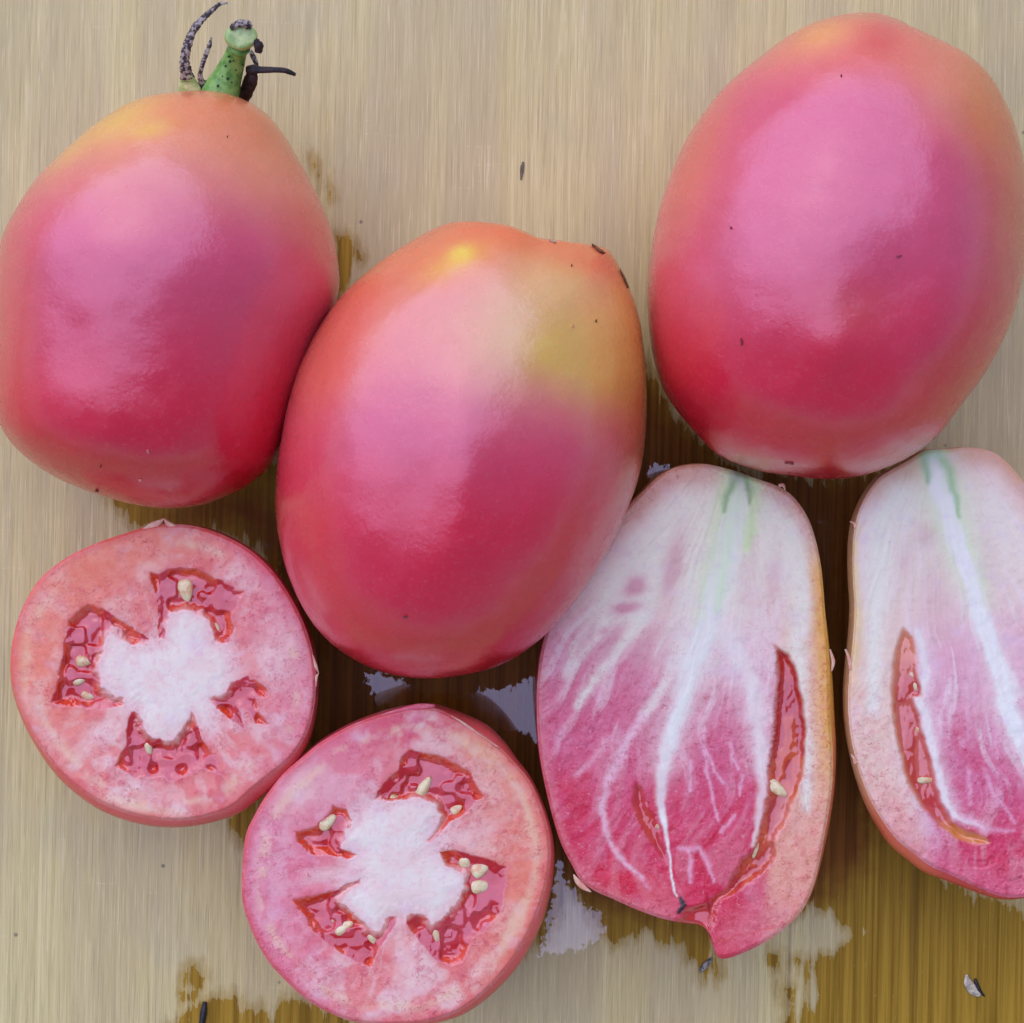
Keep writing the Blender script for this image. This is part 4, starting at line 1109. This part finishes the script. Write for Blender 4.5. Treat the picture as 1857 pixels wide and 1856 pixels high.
def h2_shade(X, Y, E):
    n1 = fbm(X / 60, Y / 60, 401); n2 = fbm(X / 18, Y / 18, 403); wob = 9 * (fbm(X / 26, Y / 26, 405, 3) - 0.5); wob2 = 9 * (fbm(X / 26, Y / 26, 406, 3) - 0.5)
    fb = fan(X, Y, 1680, 730, 417)
    yy = Y + 70 * (n1 - 0.5)
    pale = lin(243, 232, 226)
    c = np.tile(lin(230, 206, 204), X.shape + (1,))
    c = mixc(c, lin(220, 168, 192), sm(1020, 1230, yy) * sm(1630, 1700, X))
    c = mixc(c, lin(206, 90, 138), sm(1260, 1420, yy) * sm(1660, 1720, X) * 0.9)
    c = mixc(c, lin(206, 30, 78), sm(1420, 1570, yy) * sm(1680, 1760, X) * 0.95)
    c = mixc(c, lin(236, 212, 222), sm(0.50, 0.66, fb) * (0.7 - 0.45 * sm(1200, 1500, yy)))
    c = mixc(c, lin(202, 50, 98), sm(0.50, 0.36, fb) * sm(1200, 1400, yy) * sm(1660, 1720, X) * 0.45)
    c = mixc(c, lin(206, 158, 136), sm(56, 12, E + 28 * (n1 - 0.5)) * sm(980, 860, Y) * 0.9)
    wall = sm(1650, 1600, X - 0.30 * np.maximum(0, Y - 1380)) * sm(1000, 1200, Y)
    c = mixc(c, lin(232, 196, 184), wall * 0.9)
    c = mixc(c, lin(222, 150, 152), wall * sm(1380, 1520, Y) * 0.75)
    c = mixc(c, lin(212, 100, 132), sm(80, 16, E) * sm(1490, 1590, Y) * 0.75)
    V = lambda pts, soft=1.0: vein(X + wob, Y + wob2, pts, soft)
    c = mixc(c, pale, V(hc([(470, 420, 34), (350, 600, 34), (320, 900, 32), (310, 1200, 24), (310, 1500, 20), (300, 1800, 16)])) * 0.9)
    c = mixc(c, pale, sm(30, 90, E) * sm(1180, 940, Y) * 0.6)
    c = mixc(c, lin(212, 178, 182), np.clip(blob(X, Y, 1680, 970, 22, 26) + 0.8 * blob(X, Y, 1695, 1080, 26, 70) + 0.7 * blob(X, Y, 1640, 1020, 16, 40) + 0.6 * blob(X, Y, 1790, 1010, 22, 70, -14), 0, 1) * 0.65)
    main = hc([(690, 130, 18), (700, 260, 21), (745, 420, 21), (800, 600, 19), (860, 780, 17), (920, 960, 15), (965, 1110, 12)])
    tail = hc([(965, 1110, 12), (1030, 1320, 15), (1110, 1530, 17), (1180, 1740, 19)]) + hd([(1330, 100, 19), (1410, 270, 19), (1480, 440, 16), (1560, 640, 11), (1600, 800, 6)])
    dm = np.maximum(V(main), V(tail))
    str_ = 0.75 + 0.5 * sm(0.35, 0.65, fb)
    c = mixc(c, lin(208, 232, 194), V([(a + 4, b, w * 2.0) for a, b, w in main]) * 0.8)
    c = mixc(c, lin(234, 222, 226), V([(a, b, w * 2.0) for a, b, w in tail]) * 0.6)
    c = mixc(c, lin(246, 252, 238), np.clip(sm(0.03, 0.9, dm) * str_, 0, 1))
    c = mixc(c, lin(92, 170, 92), V(hc([(640, 140, 15), (640, 230, 11), (655, 330, 6)])) * 0.6)
    c = mixc(c, lin(104, 178, 104), V(hc([(720, 130, 16), (790, 260, 11), (820, 400, 7), (860, 560, 4)])) * 0.55)
    side = hc([(590, 1300, 7), (640, 1560, 8)]) + hd([(690, 60, 10), (745, 250, 10), (790, 460, 10), (835, 660, 9), (880, 810, 8), (950, 930, 7), (1060, 990, 5), (1160, 1030, 4)])
    dr = V(side)
    c = mixc(c, lin(234, 214, 226), V([(a + 5, b, w * 2.2) for a, b, w in side]) * 0.5)
    c = mixc(c, lin(236, 224, 230), sm(0.05, 1.0, dr) * 0.95)
    for pts in ([(1060, 600, 5), (1070, 860, 4)], [(1000, 380, 6), (1010, 430, 4)], [(1180, 600, 5), (1250, 800, 4), (1400, 1000, 4)], [(1000, 940, 6), (1180, 1040, 5), (1400, 1060, 4)], [(1250, 300, 5), (1280, 520, 4)]):
        c = mixc(c, lin(228, 168, 200), V(hd(pts)) * 0.65)
    c = mixc(c, lin(224, 186, 208), V(hc([(900, 1300, 8), (960, 1500, 9), (900, 1700, 8)])) * 0.55)
    h = 2.5 * (n1 - 0.5) + 2.2 * (n2 - 0.5) + 0.6 * dm + 0.6 * dr + 2.0 * (fb - 0.5) - 2.5 * sm(1480, 1600, Y) * sm(0.5, 0.6, n2)
    reg = np.where(dm > 0.42, 1, 0)
    grain = np.clip(0.18 + 0.82 * sm(1150, 1450, yy) * (0.6 + 0.8 * n1), 0, 1) * (1 - 0.92 * np.maximum(dm, 0.85 * dr))
    d = sdf(X + wob * .7, Y + wob2 * .7, H2_LOC[0]); gn = fbm(X / 22, Y / 40, 430, 3)
    soft = sm(5.0, -6.0, d)
    g = mixc(np.tile(lin(204, 96, 86), X.shape + (1,)), lin(192, 62, 46), sm(0.45, 0.62, gn))
    g = mixc(g, lin(212, 134, 58), sm(1480, 1510, Y) * 0.9)
    g = mixc(g, lin(196, 52, 52), blob(X, Y, 1690, 1455, 20, 24) * 0.9)
    g = mixc(g, lin(212, 116, 62), sm(-12, -2, d) * sm(1660, 1635, X - 0.3 * np.maximum(0, Y - 1380)) * 0.8)
    g = mixc(g, lin(226, 148, 112), sm(1250, 1180, Y) * 0.7)
    c = c * (1 - soft[..., None]) + g * soft[..., None]
    deep = sm(3.0, -12.0, d)
    h = h * (1 - deep) + deep * (-8 + 6 * (gn - 0.5))
    reg = np.where(d < -1.0, 10, reg)
    c = mixc(c, lin(230, 206, 146), sm(26, 4, E) * sm(1620, 1590, X) * sm(900, 1000, Y) * sm(1300, 1150, Y) * 0.75)
    return c, h, reg, grain
def insH2(th):
    d = lambda a, w, m: m * np.exp(-((np.angle(np.exp(1j * (th - math.radians(a))))) / math.radians(w)) ** 2)
    return 2.0 + d(105, 28, 16)
def skinH2(x, y):
    c = np.tile(lin(206, 62, 70), x.shape + (1,))
    c = mixc(c, lin(214, 108, 78), sm(1740, 1640, x) * sm(1400, 1480, y) * 0.8)
    c = mixc(c, lin(224, 184, 140), sm(1520, 1380, y) * sm(1660, 1580, x) * 0.95)
    return mixc(c, lin(214, 150, 124), sm(960, 860, y) * 0.8)
h2, h2b, h2p, h2g = build_cut('tomato_half', 'lengthwise cut tomato half running out of the picture at the right edge',
    H2_OUT, (1765, 1235), ZH, insH2, h2_shade, 0.025, skinH2, nth=860, nr=190)
h2['group'] = 'tomato halves cut lengthwise'
seeds(h2, h2b, ZH, [(1669, 1268, 9, 6, 70, -4), (1672, 1290, 9, 6, 80, -4), (1668, 1325, 9, 7, 60, -5), (1680, 1415, 17, 6, 0, -4), (1660, 1245, 8, 5, 80, -4), (1655, 1225, 7, 5, 70, -4)])
shred(h2, h2b, [(1552, 958, 3, -2), (1549, 950, 2.4, -2), (1541, 946, 0.8, -1)], ZH)
shred(h2, h2b, [(1544, 1215, 4, -3), (1541, 1200, 3.6, -2), (1537, 1187, 2.6, -1), (1533, 1178, 1.6, 0)], ZH)
shred(h2, h2b, [(1552, 1385, 4, -3), (1549, 1376, 3, -2), (1543, 1368, 0.8, -2)], ZH)

# ------------------------------------------------------------------ small litter on the board
def litter(name, rows, mat, label, cat, flat=0.7, n=20):
    r = spline(rows, n)
    path = [P(a, b, c * 1e-3) for a, b, c, w in r]
    V, F = tube(path, [max(w, 0.5) * S * (1 + 0.15 * (random.random() - 0.5)) for a, b, c, w in r], 10, flat)
    zmin = min(v[2] for v in V)
    V = [(v[0], v[1], v[2] - zmin) for v in V]
    b = Vector((path[0].x, path[0].y, 0))
    o = mesh_obj(name, V, F, mat, None, tuple(b))
    o['label'] = label; o['category'] = cat
    return o
litter('splinter', [(371, 1818, 0.7, 4), (369, 1835, 0.7, 6), (366, 1858, 0.7, 6), (364, 1875, 0.7, 5)], M_BLACK, 'short thick black splinter at the bottom edge, left of the bottom tomato half', 'splinter')
litter('plant_bit', [(1769, 1776, 0.5, 2.5), (1772, 1786, 0.5, 3.4), (1777, 1797, 0.5, 3.2), (1786, 1808, 0.4, 1.4)], M_BLACK, 'thin curved black plant bit lying on a pale husk in the yellow juice', 'plant bit')
litter('husk', [(1753, 1768, 0.3, 2), (1756, 1783, 0.3, 8), (1766, 1797, 0.3, 9), (1778, 1806, 0.3, 4)], M_HUSK, 'small whitish crescent husk in the yellow juice at the lower right', 'husk', 0.22)
litter('crumb', [(1268, 1764, 0.4, 2), (1276, 1755, 0.5, 5.5), (1284, 1746, 0.5, 5), (1291, 1738, 0.4, 2)], make_plain('grey_crumb', lin(150, 146, 150), lin(70, 66, 70), 1400, 0.5, 0.3), 'small grey crumb just below the torn tip of the lengthwise half', 'crumb')
litter('splinter', [(949, 294, 0.2, 2), (947, 306, 0.25, 3.5), (945, 326, 0.2, 1.6)], make_plain('grey_splinter', lin(88, 82, 74), lin(120, 112, 100), 1400, 0.7), 'tiny dark grey sliver on the dry board above the middle tomato', 'splinter', 0.5)
